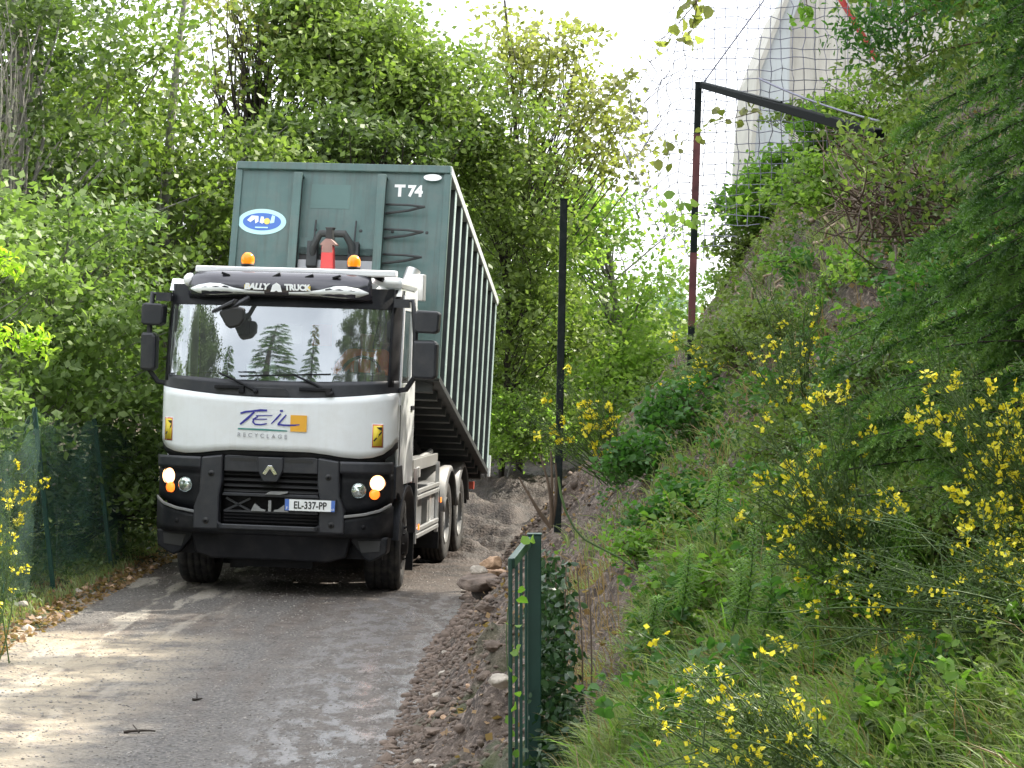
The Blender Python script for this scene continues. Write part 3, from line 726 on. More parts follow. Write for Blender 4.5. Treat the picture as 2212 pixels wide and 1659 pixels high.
# wipers
for x0 in (-.18, .62):
    b = mb('black_plastic'); y = lambda x, z: ynose(x) + slope(z)
    b.tube([(x0, y(x0, 2.2) - .03, 2.16), (x0 - .23, y(x0, 2.3) - .03, 2.27), (x0 - .40, y(x0, 2.35) - .02, 2.335)], [.018, .013, .009], 8)
    b.bar((x0 - .98, y(x0 - .98, 2.31) - .015, 2.312), (x0 - .02, y(x0, 2.35) - .012, 2.36), .018, .012)
    b.ball((x0, y(x0, 2.16) - .03, 2.155), .03); b.build("wiper", TR)
for x0, x1 in ((-.62, -.30), (.28, .62)):
    b = mb('black_plastic'); b.box(x0, x1, -.03, .03, 2.175, 2.215); b.box(x1 - .06, x1, -.03, .02, 2.13, 2.18); b.build("cowl_grip", TR, bevel=.008)
for x0, x1 in ((-.25, .18),):
    b = mb('grey_plastic'); b.prism([(x0, 2.11), (x1, 2.11), (x1 - .06, 2.20), (x0 + .05, 2.20)], -.01, .02); b.build("cowl_flap", TR, bevel=.006)
# mirrors
def mirror(s):
    if s > 0: ux0, ux1, lx0, lx1, yy = 1.44, 1.70, 1.43, 1.685, .30
    else: ux0, ux1, lx0, lx1, yy = -1.50, -1.26, -1.50, -1.335, .36
    b = mb('grey_plastic'); b.tube([(s * 1.20, .40, 3.13), (s * 1.40, .34, 3.16), (s * 1.43, .36, 2.8), (s * 1.43, .38, 2.35), (s * 1.34, .42, 2.22), (s * 1.22, .46, 2.20)], .030, 8)
    b.box(*sorted((s * 1.20, s * 1.36)), .32, .44, 3.08, 3.17); arm = b.build("mirror_arm", TR)
    a = 0.0 if s > 0 else .12
    b = mb('grey_plastic'); b.prism([(ux0, 2.85), (ux0, 3.03), (ux0 + .03, 3.055), (ux1 - .02, 3.05), (ux1, 3.02), (ux1 - .01, 2.84), (ux1 - .05, 2.815), (ux0 + .02, 2.82)], yy - .11, yy + .09); b.build("upper_mirror", arm, bevel=.025)
    b = mb('grey_plastic'); b.prism([(lx0, 2.36), (lx0, 2.74), (lx1 - .03, 2.745), (lx1, 2.70), (lx1, 2.37), (lx1 - .03, 2.33), (lx0 + .02, 2.335)], yy - .10, yy + .08); b.build("lower_mirror", arm, bevel=.03)
mirror(1); mirror(-1)
# proximity mirror hanging at the windscreen top
b = mb('grey_plastic'); b.tube([(-.30, .05, 3.13), (-.42, -.12, 3.03), (-.52, -.16, 2.99)], .028, 8)
b.hexa([(-.63, -.20, 2.955), (-.40, -.24, 3.055), (-.63, -.05, 2.955), (-.40, -.05, 3.055), (-.63, -.20, 2.985), (-.38, -.24, 3.11), (-.63, -.05, 2.985), (-.38, -.05, 3.11)]); pm = b.build("proximity_mirror", TR, bevel=.012)
b = mb('letter_black'); b.prism([(-.56, 2.965), (-.50, 3.00), (-.35, 3.03), (-.29, 3.015), (-.285, 2.90), (-.33, 2.83), (-.44, 2.80), (-.48, 2.83), (-.52, 2.90)], -.20, -.10); b.build("mirror_head", pm, bevel=.02)
b = mb('paper'); b.box(-1.13, -1.09, ynose(1.11) + .10, ynose(1.11) + .105, 2.33, 2.42); b.box(-1.13, -1.09, ynose(1.11) + .11, ynose(1.11) + .115, 2.44, 2.51); b.build("permit_sticker", ws)
# cab interior
b = mb('interior'); b.box(-1.15, 1.15, .38, .75, 1.9, 2.26); b.box(.45, 1.1, .55, .80, 2.2, 2.36); b.build("dashboard", TR, bevel=.02)
for x in (-.72, .78):
    b = mb('interior'); b.box(x - .24, x + .24, 1.0, 1.5, 1.9, 2.05); b.box(x - .22, x + .22, 1.42, 1.55, 2.0, 2.72); b.box(x - .13, x + .13, 1.43, 1.53, 2.74, 2.94); b.build("cab_seat", TR, bevel=.04)
b = mb('letter_black'); pts = [(.78 + .21 * math.cos(t), .86 + .09 * math.sin(t), 2.36 + .19 * math.sin(t)) for t in np.linspace(0, 2 * PI, 25)]
b.tube(pts, .018, 8, caps=False); b.bar((.58, .86, 2.36), (.98, .86, 2.36), .03, .05); b.tube([(.78, .86, 2.36), (.78, .70, 2.22)], .03, 8); b.build("steering_wheel", TR)
mb('hazard_r').box(.10, .32, 1.55, 1.58, 2.66, 2.90).build("warning_placard", TR)
mb('paper').box(-.40, -.02, 1.57, 1.585, 2.68, 2.88).build("notice_sheet", TR)

# wheels
def wheel(x, y, w, steer=0.0, z=.52, name="wheel", dual=False):
    e = empty(name, (x, y, z), (0, 0, steer)); e.parent = TR
    hw = w / 2
    prof = [(-hw + .03, .30), (-hw, .36), (-hw, .47), (-hw + .025, .505), (-hw + .05, .515)]
    k = 4; gw = (w - .10) / k
    for i in range(k):
        x0 = -hw + .05 + i * gw
        prof += [(x0 + .008, .520), (x0 + gw - .014, .520), (x0 + gw - .012, .506), (x0 + gw, .506)]
    prof += [(hw - .05, .515), (hw - .025, .505), (hw, .47), (hw, .36), (hw - .03, .30)]
    MB().use(M['rubber']).lathe(prof, (0, 0, 0), 'x', 48).build("tyre", e)
    s = 1 if x > 0 else -1
    b = MB().use(M['fender' if dual else 'chassis'])
    if dual: rp = [(s * (hw - .03), .30), (s * (hw + .0), .285), (s * (hw - .06), .27), (s * (hw - .16), .22), (s * (hw - .17), .14), (s * (hw - .04), .13), (s * (hw - .03), .0)]
    else: rp = [(s * (hw - .03), .30), (s * (hw - .005), .285), (s * (hw - .04), .26), (s * (hw - .01), .22), (s * (hw + .02), .15), (s * (hw + .05), .12), (s * (hw + .06), .0)]
    b.lathe(rp, (0, 0, 0), 'x', 32)
    for k in range(10):
        a = 2 * PI * k / 10; b.lathe([(0, .013), (s * .03, .012), (s * .032, 0)], (s * (hw + (.0 if not dual else -.16)), .18 * math.cos(a), .18 * math.sin(a)), 'x', 6)
    b.lathe([(-s * hw, .30), (-s * (hw - .1), .15), (-s * (hw - .1), 0)], (0, 0, 0), 'x', 24)
    b.build("rim", e)
wheel(1.03, 1.35, .385, rad(4)); wheel(-1.03, 1.35, .385, rad(4))
for y in (5.15, 6.5):
    for x in (-1.06, 1.06): wheel(x, y, .32, dual=True)
    for x in (-.72, .72): wheel(x, y, .30, dual=True)
    b = mb('chassis'); b.tube([(-.9, y, .52), (.9, y, .52)], .09, 12); b.ball((0, y, .52), .24, .2, .22); b.build("rear_axle", TR)
    for s in (-1, 1):
        b = mb('fender'); A = [PI * (.06 + .88 * k / 12) for k in range(13)]
        b.grid([[(xx, y - r * math.cos(a), .55 + r * math.sin(a)) for a in A] for xx, r in ((s * .58, .66), (s * 1.24, .66), (s * 1.262, .60))])
        b.build("rear_mudguard", TR, solid=.02)
# chassis rails, cross members, hook lift frame
b = mb('chassis')
for s in (-1, 1): b.box(*sorted((s * .36, s * .44)), .6, 7.4, .72, 1.02)
for y in (1.9, 3.0, 4.2, 5.8, 7.2): b.box(-.37, .37, y, y + .1, .76, .98)
b.box(-.35, .35, 1.0, 2.2, .55, 1.5); b.build("chassis", TR)
b = mb('alu')
for s in (-1, 1): b.box(*sorted((s * .44, s * .60)), 2.25, 7.45, 1.10, 1.27)
for s in (-1, 1):
    b.box(*sorted((s * .60, s * 1.20)), 2.6, 2.75, 1.18, 1.30); b.box(*sorted((s * 1.02, s * 1.18)), 2.3, 4.4, 1.26, 1.40)
b.tube([(1.1, 2.3, 1.32), (1.1, 4.3, 1.42)], .035, 8); b.build("hook_frame", TR, bevel=.008)
# side equipment, right and left: tank, guard rails, battery box, mud flap
for s in (1, -1):
    b = mb('alu')
    for z in (.94, .50):
        b.box(*sorted((s * 1.205, s * 1.245)), 2.28, 4.15, z, z + .045); b.box(*sorted((s * 1.205, s * 1.245)), 2.28, 4.15, z + .07, z + .115)
    for y in (2.25, 4.15): b.box(*sorted((s * 1.19, s * 1.235)), y, y + .04, .44, 1.30)
    b.build("side_guard", TR, bevel=.005)
    b = mb('steel'); b.box(*sorted((s * .50, s * 1.15)), 2.4, 3.35, .45, 1.02); b.build("fuel_tank", TR, bevel=.08)
    b = mb('fender'); b.box(*sorted((s * .50, s * 1.19)), 3.5, 4.25, .46, 1.06); bx_ = b.build("battery_box", TR, bevel=.02)
    mb('alu').box(*sorted((s * 1.19, s * 1.20)), 3.60, 3.76, .60, .95).build("box_latch", bx_)
    b = mb('black_plastic'); b.box(*sorted((s * .82, s * 1.24)), 2.02, 2.05, .16, 1.15); b.build("mud_flap", TR)
    b = mb('black_plastic'); b.box(*sorted((s * .56, s * 1.22)), 4.36, 4.39, .22, .95); b.build("mud_flap", TR)
    mb('amber').box(*sorted((s * 1.246, s * 1.258)), 2.32, 2.38, .60, .66).build("side_marker", TR)
    mb('amber').box(*sorted((s * 1.246, s * 1.258)), 4.24, 4.30, .80, .86).build("side_marker", TR)
    b = mb('hazard_r'); b.box(*sorted((s * 1.16, s * 1.30)), 7.35, 7.42, .80, .90); b.build("tail_lamp", TR)
b = mb('chassis'); b.box(-1.2, 1.2, 7.38, 7.46, .60, .80); b.build("rear_crossbar", TR)
b = mb('chassis'); b.tube([(1.02, 2.15, 1.12), (1.02, 2.35, 1.12)], .10, 14); b.box(.92, 1.16, 1.86, 2.2, 1.0, 1.16); b.build("air_tank", TR)
b = mb('redbrown'); b.bar((1.16, 2.12, 1.10), (1.16, 2.12, 1.42), .05); b.build("hose", TR)
b = mb('chassis'); b.box(-.62, .62, 1.78, 1.98, 1.0, 3.05); b.build("rear_cabinet", TR)
# hook arm: red jib rising behind the cab with the dark hook on top, holding the container bail
b = mb('red')
b.hexa([(-.03 + .10, 1.86, 2.6), (.25 + .05, 1.86, 2.6), (.07, 2.04, 2.6), (.30, 2.04, 2.6), (.10, 1.95, 3.80), (.23, 1.95, 3.80), (.10, 2.08, 3.80), (.23, 2.08, 3.80)])
b.box(.02, .32, 1.80, 2.6, 1.30, 1.5); b.bar((.17, 2.5, 1.4), (.17, 1.98, 2.7), .2, .22)
b.bar((.17, 7.0, 1.35), (.17, 2.3, 1.45), .24, .2); ha = b.build("hook_arm", TR, bevel=.015)
b = mb('redbrown'); b.prism([(.10, 3.72), (.23, 3.72), (.225, 3.81), (.265, 3.80), (.275, 3.815), (.21, 3.875), (.145, 3.88), (.085, 3.82), (.085, 3.80), (.11, 3.80)], 1.94, 2.10)
b.build("hook_shoulder", ha, bevel=.01)
b = mb('letter_black'); b.prism([(.135, 3.84), (.225, 3.84), (.215, 3.98), (.235, 4.01), (.13, 4.01), (.145, 3.98)], 1.96, 2.10); b.build("hook_tip", ha, bevel=.008)

# ---------------------------------------------------------------- driver and things in the cab
def skinned(name, verts, edges, radii, m, parent, sub=2, root=0):
    me = bpy.data.meshes.new(name); me.from_pydata(verts, edges, []); me.update()
    o = bpy.data.objects.new(name, me); col.objects.link(o); o.parent = parent
    o.modifiers.new("skin", 'SKIN'); me.materials.append(M[m])
    for i, r in enumerate(radii):
        d = me.skin_vertices[0].data[i]; d.radius = (r, r) if not isinstance(r, tuple) else r; d.use_root = (i == root)
    s_ = o.modifiers.new("sub", 'SUBSURF'); s_.levels = sub; s_.render_levels = sub
    for p in me.polygons: p.use_smooth = True
    return o
MT = TR.matrix_basis if False else (Matrix.Translation(TR.location) @ TR.rotation_euler.to_matrix().to_4x4())
dr = empty("person", (0, 0, 0), (0, 0, 0), "driver in an orange high visibility jacket seated behind the windscreen of the lorry", "person")
dr.matrix_world = MT @ Matrix.Translation((.78, 1.22, 2.05))
V = [(0, .02, .02), (0, .05, .25), (0, .04, .45), (0, .0, .56), (0, -.02, .63), (0, -.03, .72), (0, -.045, .80),
     (.19, 0, .50), (.27, -.14, .32), (.20, -.36, .33), (-.19, 0, .50), (-.29, -.16, .33), (-.20, -.37, .30),
     (.11, -.10, 0), (.14, -.45, .03), (.14, -.55, -.35), (-.11, -.10, 0), (-.14, -.45, .03), (-.14, -.55, -.35)]
Ed = [(0, 1), (1, 2), (2, 3), (3, 4), (4, 5), (5, 6), (2, 7), (7, 8), (8, 9), (2, 10), (10, 11), (11, 12), (0, 13), (13, 14), (14, 15), (0, 16), (16, 17), (17, 18)]
Rr = [.15, .145, .15, .07, .058, .095, .075, .078, .052, .034, .078, .052, .034, .09, .07, .05, .09, .07, .05]
skinned("body", V, Ed, Rr, 'skin', dr)
skinned("jacket", V[:4] + V[7:9] + [(.215, -.31, .328)] + V[10:12] + [(-.215, -.32, .306)], [(0, 1), (1, 2), (2, 3), (2, 4), (4, 5), (5, 6), (2, 7), (7, 8), (8, 9)],
        [.175, .17, .175, .08, .10, .072, .052, .10, .072, .052], 'vest', dr)
skinned("trousers", V[:1] + V[13:19], [(0, 1), (1, 2), (2, 3), (0, 4), (4, 5), (5, 6)], [.165, .105, .085, .065, .105, .085, .065], 'trouser', dr)
b = mb('hair'); b.ball((0, -.01, .80), .098, .112, .10); b.build("hair", dr)
for s in (-1, 1):
    for k in range(4):
        base = Vector((s * .20 + (k - 1.5) * .017 * 1.0, -.375, .33 - .03 * (s < 0)))
        skinned("finger", [base, base + Vector((0, -.035, .006)), base + Vector((0, -.055 + .003 * k, -.018))], [(0, 1), (1, 2)], [.009, .0085, .0075], 'skin', dr, 1)
for xx in (-.09, .09):
    b = mb('reflective'); b.box(xx - .022, xx + .022, -.165, -.150, .20, .50); b.build("reflective_stripe", dr, bevel=.004)
for i, (x, hh, rr) in enumerate(((-.36, .17, .045), (-.12, .24, .04))):
    e = empty("plastic_bottle", (0, 0, 0), (0, 0, 0), ("short pale cup", "taller pale bottle with a cap")[i] + " standing on the dashboard behind the windscreen", ("cup", "bottle")[i])
    e.name = ("paper_cup", "plastic_bottle")[i]
    e.matrix_world = MT @ Matrix.Translation((x, .55, 2.262))
    mb('bottle').lathe([(0, 0), (0, rr), (hh * .7, rr), (hh * .85, rr * .5), (hh, rr * .4), (hh, 0)] if i else [(0, 0), (0, rr * .8), (hh, rr * 1.1), (hh, 0)], (0, 0, 0), 'z', 18).build("shell", e)
    if i: mb('white_clean').lathe([(hh, .02), (hh + .025, .02), (hh + .025, 0)], (0, 0, 0), 'z', 14).build("cap", e)

# ---------------------------------------------------------------- tilted waste container on the hook
CL, CH, CW = 5.95, 2.50, 1.255
CO = empty("waste_container", (-2.085, 24.98, 2.325), (0, 0, 0), "tall dark green steel container tilted up on the back of the lorry", "container")
cr = Matrix.Rotation(rad(-4.9), 4, 'Z') @ Matrix.Rotation(rad(-12.9), 4, 'X') @ Matrix.Rotation(rad(1.85), 4, 'Y')
CO.matrix_world = Matrix.Translation((-2.085, 24.98, 2.325)) @ cr
b = mb('cont'); b.box(-CW, CW, 0, .02, .02, CH - .02)
ff = b.build("front_wall", CO)
b = mb('cont')
b.box(-CW, CW, -.05, .06, CH - .07, CH + .02); b.box(-CW - .01, -CW + .07, -.03, .05, 0, CH - .07); b.box(CW - .07, CW + .01, -.03, .05, 0, CH - .07); b.build("front_frame", CO, bevel=.008)
for x0, x1 in ((-.555, -.455), (.43, .53)):
    b = mb('cont'); b.box(x0, x1, -.15, -.12, -.02, CH - .13); b.box(x0, x0 + .02, -.12, -.001, -.02, CH - .13); b.box(x0, x1, -.12, -.001, CH - .16, CH - .131)
    b.use(M['cont_dark']); b.box(x0 + .021, x1 - .012, -.119, -.002, 0, CH - .161)  # dark fill paints the shade inside the post channel
    b.build("front_post", CO, bevel=.006)
b = mb('cont'); b.box(-.45, .43, -.03, -.001, 1.42, 1.62); b.prism([(-.03, 1.42), (-.03, 1.50), (-.001, 1.50)], -.45, .43, 'yz'); b.build("stiffener", CO)
b = mb('letter_black'); b.box(-.45, .43, -.012, -.001, 1.345, 1.42); b.build("slot", CO)
b = mb('steel'); b.box(-.45, .43, -.06, -.001, .60, 1.345); b.build("lower_plate", CO, bevel=.004)
for x in (-.95, -.70, -.28, .25, .62, 1.02):
    b = mb('cont_dark'); b.lathe([(-.004, 0), (-.004, .018), (0, .02)], (x, 0, 1.72), 'y', 10); b.build("bolt", ff)
b = mb('cont'); pts = [(-.28, -.05, 1.30), (-.26, -.16, 1.48), (-.18, -.20, 1.62), (.10, -.20, 1.62), (.18, -.16, 1.50), (.20, -.05, 1.30)]
b = mb('cont_dark'); b.tube(pts, .045, 10); b.box(-.34, -.22, -.14, -.01, 1.25, 1.55); b.box(.14, .26, -.14, -.01, 1.25, 1.55)
b.tube([(-.27, -.10, 1.55), (-.27, -.06, 1.82)], .012, 6); b.tube([(.20, -.10, 1.55), (.20, -.06, 1.82)], .012, 6); b.build("hook_bail", CO, bevel=.004)
for z in (1.98, 1.68, 1.38, 1.08):
    b = mb('cont_dark'); b.tube([(.53, -.03, z + .06), (.80, -.16, z + .02), (1.0, -.17, z)], .014, 8); b.tube([(.53, -.03, z - .05), (.80, -.10, z - .03), (1.0, -.17, z)], .016, 8); b.build("ladder_rung", CO)
b = mb('cont_patch'); b.box(-.36, .10, -.0035, -.001, 1.98, 2.27); b.build("faded_patch", ff)
def oval(cx_, cz_, rx, rz, y, m, name, parent):
    b = mb(m); n = 40; b.prism([(cx_ + rx * math.cos(2 * PI * k / n), cz_ + rz * math.sin(2 * PI * k / n)) for k in range(n)], y, y + .003); return b.build(name, parent)
ov = oval(-.915, CH - .70, .285, .155, -.006, 'sticker_cyan', "oval_sticker", ff)
oval(-.915, CH - .70, .225, .105, -.010, 'sticker_blue', "blue_field", ov)
b = mb('sticker_white'); b.prism([(-1.09, 1.815), (-1.04, 1.87), (-.96, 1.865), (-.955, 1.80), (-.99, 1.775), (-1.0, 1.83), (-1.05, 1.79)], -.014, -.011); b.prism([(-.94, 1.79), (-.93, 1.86), (-.90, 1.86), (-.88, 1.80), (-.91, 1.775)], -.014, -.011); b.build("white_mark", ov)
oval(-.855, 1.805, .035, .038, -.016, 'sticker_yel', "yellow_mark", ov)
b = mb('sticker_cyan'); b.prism([(-.82, 1.78), (-.80, 1.88), (-.765, 1.87), (-.77, 1.79)], -.014, -.011); b.build("cyan_mark", ov)
b = mb('sticker_cyan'); b.box(-.99, -.84, -.014, -.011, 1.722, 1.736); b.build("small_line", ov)
oval(1.055, CH - .13, .105, .04, -.054, 'sticker_white', "maker_plate", ff)
text("T", .19, 'sticker_white', ff, face_front(.675, -.004, 2.21), bold=.009)
text("74", .18, 'sticker_white', ff, face_front(.855, -.004, 2.21), bold=.009, sx=.95)
# side walls with ribs
for s in (1, -1):
    b = mb('cont'); b.box(*sorted((s * (CW - .17), s * (CW - .15))), .02, CL, .0, CH); b.build("side_wall", CO)
    ry = [.62 + i * .655 for i in range(9)]
    for i, y in enumerate(ry):
        b = mb('cont_dark'); x0, x1 = CW - .15, CW - .006  # dark flanks carry the shade between the ribs
        b.prism([(s * x0, y - .09), (s * x1, y - .07), (s * x1, y + .07), (s * x0, y + .09)], .06, CH - .08, 'xy')
        b.use(M['cont_rib']); b.box(*sorted((s * x1, s * (x1 + .008))), y - .072, y + .072, .04, CH - .085); b.build("side_rib", CO)
    b = mb('cont_pale'); b.box(*sorted((s * (CW - .16), s * (CW + .018))), .0, CL + .02, CH - .085, CH + .03); b.build("top_rail", CO, bevel=.012)
    b = mb('cont_dark'); b.box(*sorted((s * (CW - .16), s * (CW + .004))), .05, CL, -.02, .06); b.build("bottom_rail", CO, bevel=.008)
b = mb('cont_dark'); b.box(-CW + .1, CW - .1, .03, CL - .02, -.01, .02)
for i in range(14):
    y = .15 + i * .43; b.prism([(y, -.12), (y + .10, -.12), (y + .10, -.01), (y - .0, -.01)], -CW + .08, CW - .08, 'yz')
for s in (-1, 1): b.box(*sorted((s * .48, s * .60)), .0, CL, -.22, -.12)
b.build("floor_frame", CO)
b = mb('cont'); b.box(-CW, CW, CL - .03, CL, 0, CH); b.build("rear_door", CO)
for s in (-1, 1):
    b = mb('rubber'); b.lathe([(-.10, 0), (-.10, .11), (.10, .11), (.10, 0)], (s * .90, CL - .35, -.20), 'x', 20); b.box(s * .90 - .12, s * .90 + .12, CL - .5, CL - .2, -.18, 0.0); b.build("roller", CO)
b = mb('sticker_white'); b.box(CW - .02, CW + .03, CL, CL + .05, -.05, .25); b.build("door_latch", CO)

# ---------------------------------------------------------------- foliage helpers
def unit(v): return v / np.maximum(np.linalg.norm(v, axis=-1, keepdims=True), 1e-9)
def leafcards(P, size, up=.5, shape='far', aspect=.62, droop=0.0, rng=RNG, sizevar=.35, D=None):
    """one small bent leaf per point"""
    n = len(P)
    nrm = unit(rng.normal(size=(n, 3)) + np.array([0, 0, up * 2]))
    t = rng.normal(size=(n, 3)) + np.array([0, 0, -droop * 2])
    if D is not None: t = t * .5 + D
    t = unit(t - nrm * (t * nrm).sum(1, keepdims=True)); s = np.cross(nrm, t)
    L = size * (1 + sizevar * rng.uniform(-1, 1, n))[:, None]; Wd = L * aspect
    if shape == 'far':
        V = np.stack([P - t * L * .5, P + s * Wd * .5 - nrm * L * .06, P + t * L * .5, P - s * Wd * .5 - nrm * L * .06], 1).reshape(-1, 3)
        Fq = np.arange(n * 4).reshape(n, 4)
        return V, Fq, np.ones(n, int)
    fold = .16
    a = P - t * L * .5; bq = P + nrm * L * .02; c = P + t * L * .5 - nrm * L * .12
    l1 = P - t * L * .18 + s * Wd * .5 + nrm * L * fold; l2 = P + t * L * .22 + s * Wd * .42 + nrm * L * fold * .6
    r1 = P - t * L * .18 - s * Wd * .5 + nrm * L * fold; r2 = P + t * L * .22 - s * Wd * .42 + nrm * L * fold * .6
    V = np.stack([a, l1, l2, c, bq, r1, r2], 1).reshape(-1, 3)
    base = (np.arange(n) * 7)[:, None]
    Fq = np.concatenate([base + np.array([[0, 1, 2, 4]]), base + np.array([[4, 2, 3, 3]])[:, :4] * 0 + np.array([[4, 2, 3, 6]]), base + np.array([[0, 4, 6, 5]])], 1).reshape(-1, 4)
    return V, Fq, np.full(n, 3)
def build_leaves(name, P, size, m, parent, off=(0, 0, 0), tints=None, **k):
    V, Fq, rep = leafcards(P, size, **k)
    rng = k.get('rng', RNG)
    t = tints if tints is not None else rng.uniform(0, 1, len(P))
    return npmesh(name, V - np.asarray(off), Fq, m, parent, tint=np.repeat(t, rep))
def build_tubes(name, paths, m, parent, off=(0, 0, 0), n=5):
    """paths: list of (points (k,3), r0, r1)"""
    Vs, Fs = [], []; c = 0
    for P, r0, r1 in paths:
        P = np.asarray(P, float); k = len(P); d = unit(np.gradient(P, axis=0))
        ref = np.array([0, 0, 1.]) if abs(d[0][2]) < .9 else np.array([1., 0, 0])
        a = unit(np.cross(d, ref)); b = np.cross(a, d)
        r = np.linspace(r0, r1, k)[:, None, None]
        th = np.arange(n) * 2 * PI / n
        V = P[:, None] + r * (a[:, None] * np.cos(th)[None, :, None] + b[:, None] * np.sin(th)[None, :, None])
        i = np.arange((k - 1) * n).reshape(k - 1, n); j = np.roll(i, -1, 1)
        Fs.append(np.stack([i, j, j + n, i + n], -1).reshape(-1, 4) + c); Vs.append(V.reshape(-1, 3)); c += k * n
    return npmesh(name, np.concatenate(Vs) - np.asarray(off), np.concatenate(Fs), m, parent, smooth=True)
def curve(a, b, bend=.12, k=6, rng=RNG, sag=0.0):
    a = np.asarray(a, float); b = np.asarray(b, float); t = np.linspace(0, 1, k)[:, None]
    L = np.linalg.norm(b - a); off = rng.normal(size=3) * bend * L
    return a + (b - a) * t + off * (t * (1 - t)) * 2 + np.array([0, 0, -sag * L]) * (t * t) + np.array([0, 0, sag * L]) * t
def tree(name, label, base, ell, nclu, per, size, lm, bark, trunk_top, r0=.12, rc=.38, cat="tree", group=None, up=.5, shape='far', droop=0., flat=.6, trunkname="trunk", crown="crown", seed=1, fork=.35, ladder=0.2, spray=0.0, lens=.0):
    rng = np.random.default_rng(seed)
    base = np.array([base[0], base[1], base[2] if len(base) > 2 and base[2] is not None else hz(base[0], base[1]) - .05], float)
    root = empty(name, base, (0, 0, 0), label, cat, group)
    w = np.array([e[3] * e[4] * e[5] for e in ell]) ** .75; w /= w.sum()
    C = []; BT = []
    kb = 5 if nclu > 90 else 1
    for _ in range(int(math.ceil(nclu / kb))):
        e = ell[rng.choice(len(ell), p=w)]
        d = unit(rng.normal(size=3)); r = rng.uniform(.12, 1) ** .45
        q = np.array(e[:3]) + d * r * np.array(e[3:]); bt = rng.uniform(0, 1)
        for _k in range(kb): C.append(q + (rng.normal(size=3) * np.array([1, 1, .55]) * rc * 1.15 if kb > 1 else 0)); BT.append(bt)
    C = np.array(C[:nclu]); BT = np.array(BT[:nclu])
    T = np.array(trunk_top, float)
    tr = curve(base, T, .06, 10, rng)
    paths = [(tr, r0, r0 * .25)]
    order = rng.permutation(nclu)[:min(nclu, 90)]
    for i in order:
        c = C[i]
        tt = np.clip((c[2] - base[2]) / max(.1, T[2] - base[2]) * (.55 + .25 * rng.uniform()), fork * .8, .97)
        p0 = tr[0] + 0; f = tt * (len(tr) - 1); i0 = int(f); p0 = tr[i0] + (tr[min(i0 + 1, len(tr) - 1)] - tr[i0]) * (f - i0)
        paths.append((curve(p0, c, .14, 6, rng), r0 * .28 * (1 - .5 * tt), r0 * .03 + .003))
    build_tubes(trunkname, paths, bark, root, base)
    if cat in ('tree', 'bush') and nclu > 90 and rc < .45: per = int(per * .72); size = size * 1.28; rc = rc * .82
    n = nclu * per
    ci = np.repeat(np.arange(nclu), per)
    sc_ = rng.uniform(.55, 1.25, nclu)
    off = rng.normal(size=(n, 3)) * np.array([rc, rc, rc * flat]) * sc_[ci][:, None]
    P = C[ci] + off
    if spray:       # leaves strung along drooping sprays
        dirs = unit(rng.normal(size=(nclu, 3)) * np.array([1, 1, .3]) + np.array([0, 0, -.35]))
        tpar = rng.uniform(-1, 1, n)[:, None]
        P = C[ci] + dirs[ci] * tpar * spray + rng.normal(size=(n, 3)) * .09 + np.array([0, 0, -1]) * (tpar ** 2) * spray * .3
    tint = np.clip(BT[ci] * .4 + rng.uniform(0, 1, nclu)[ci] * .2 + rng.uniform(0, 1, n) * .4, 0, 1)
    build_leaves(crown, P, size, lm, root, base, tints=tint, up=up, shape=shape, droop=droop, rng=rng)
    return root

E_ = lambda px, py, Y, rx, ry, rz: (W(px, py, Y)[0], Y, W(px, py, Y)[2], rx, ry, rz)
# ---- left side, along the road behind the green fence
G1 = "hazel bushes behind the green fence"
tree("hazel_bush", "pale green hazel bush at the left edge of the photo, nearest behind the fence", (-6.6, 22.6), [(-6.2, 22.8, 1.7, 1.3, 1.0, 1.6), (-5.6, 23.4, 3.0, 1.3, .9, .8)], 120, 95, .085, M['leaf_hazel'], M['bark_grey'], (-6.0, 22.9, 3.2), .05, .26, "bush", G1, crown="foliage", trunkname="stem", seed=11)
tree("hazel_bush", "tall light green hazel bush between the fence and the cab mirror", (-5.8, 25.8), [(-5.4, 25.8, 2.6, 1.3, .9, 1.9), (-4.6, 26.5, 1.9, .75, .9, 1.7), (-5.9, 25.2, 4.0, .8, .6, .6)], 190, 95, .085, M['leaf_hazel'], M['bark_grey'], (-5.2, 25.9, 4.0), .06, .28, "bush", G1, crown="foliage", trunkname="stem", seed=12)
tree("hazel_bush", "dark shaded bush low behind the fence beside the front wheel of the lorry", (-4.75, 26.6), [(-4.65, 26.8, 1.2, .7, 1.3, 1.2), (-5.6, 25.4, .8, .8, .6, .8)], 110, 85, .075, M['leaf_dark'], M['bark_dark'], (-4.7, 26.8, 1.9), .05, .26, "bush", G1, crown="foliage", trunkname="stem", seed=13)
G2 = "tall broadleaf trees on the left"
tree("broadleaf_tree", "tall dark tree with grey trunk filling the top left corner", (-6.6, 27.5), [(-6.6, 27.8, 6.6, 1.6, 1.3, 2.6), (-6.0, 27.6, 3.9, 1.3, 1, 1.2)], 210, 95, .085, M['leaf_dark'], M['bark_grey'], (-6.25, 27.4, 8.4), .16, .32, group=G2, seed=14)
tree("broadleaf_tree", "broad mid green tree rising behind the hazels left of the container", (-4.9, 32.5), [(-5.0, 32.5, 4.6, 1.9, 1.2, 2.3), (-4.3, 32.3, 3.4, 1.2, 1.0, 2.2)], 300, 95, .09, M['leaf_mid'], M['bark_grey'], (-4.8, 32.5, 8.3), .15, .36, group=G2, seed=15)
tree("broadleaf_tree", "mid green tree behind the first dark tree, its crown reaching the top edge", (-7.0, 31), [(-6.6, 31, 7.2, 1.8, 1.2, 2.2), (-6.6, 31, 4, 1.6, 1.1, 2.0)], 240, 100, .09, M['leaf_mid'], M['bark_grey'], (-6.5, 31, 8.5), .14, .36, group=G2, seed=16)
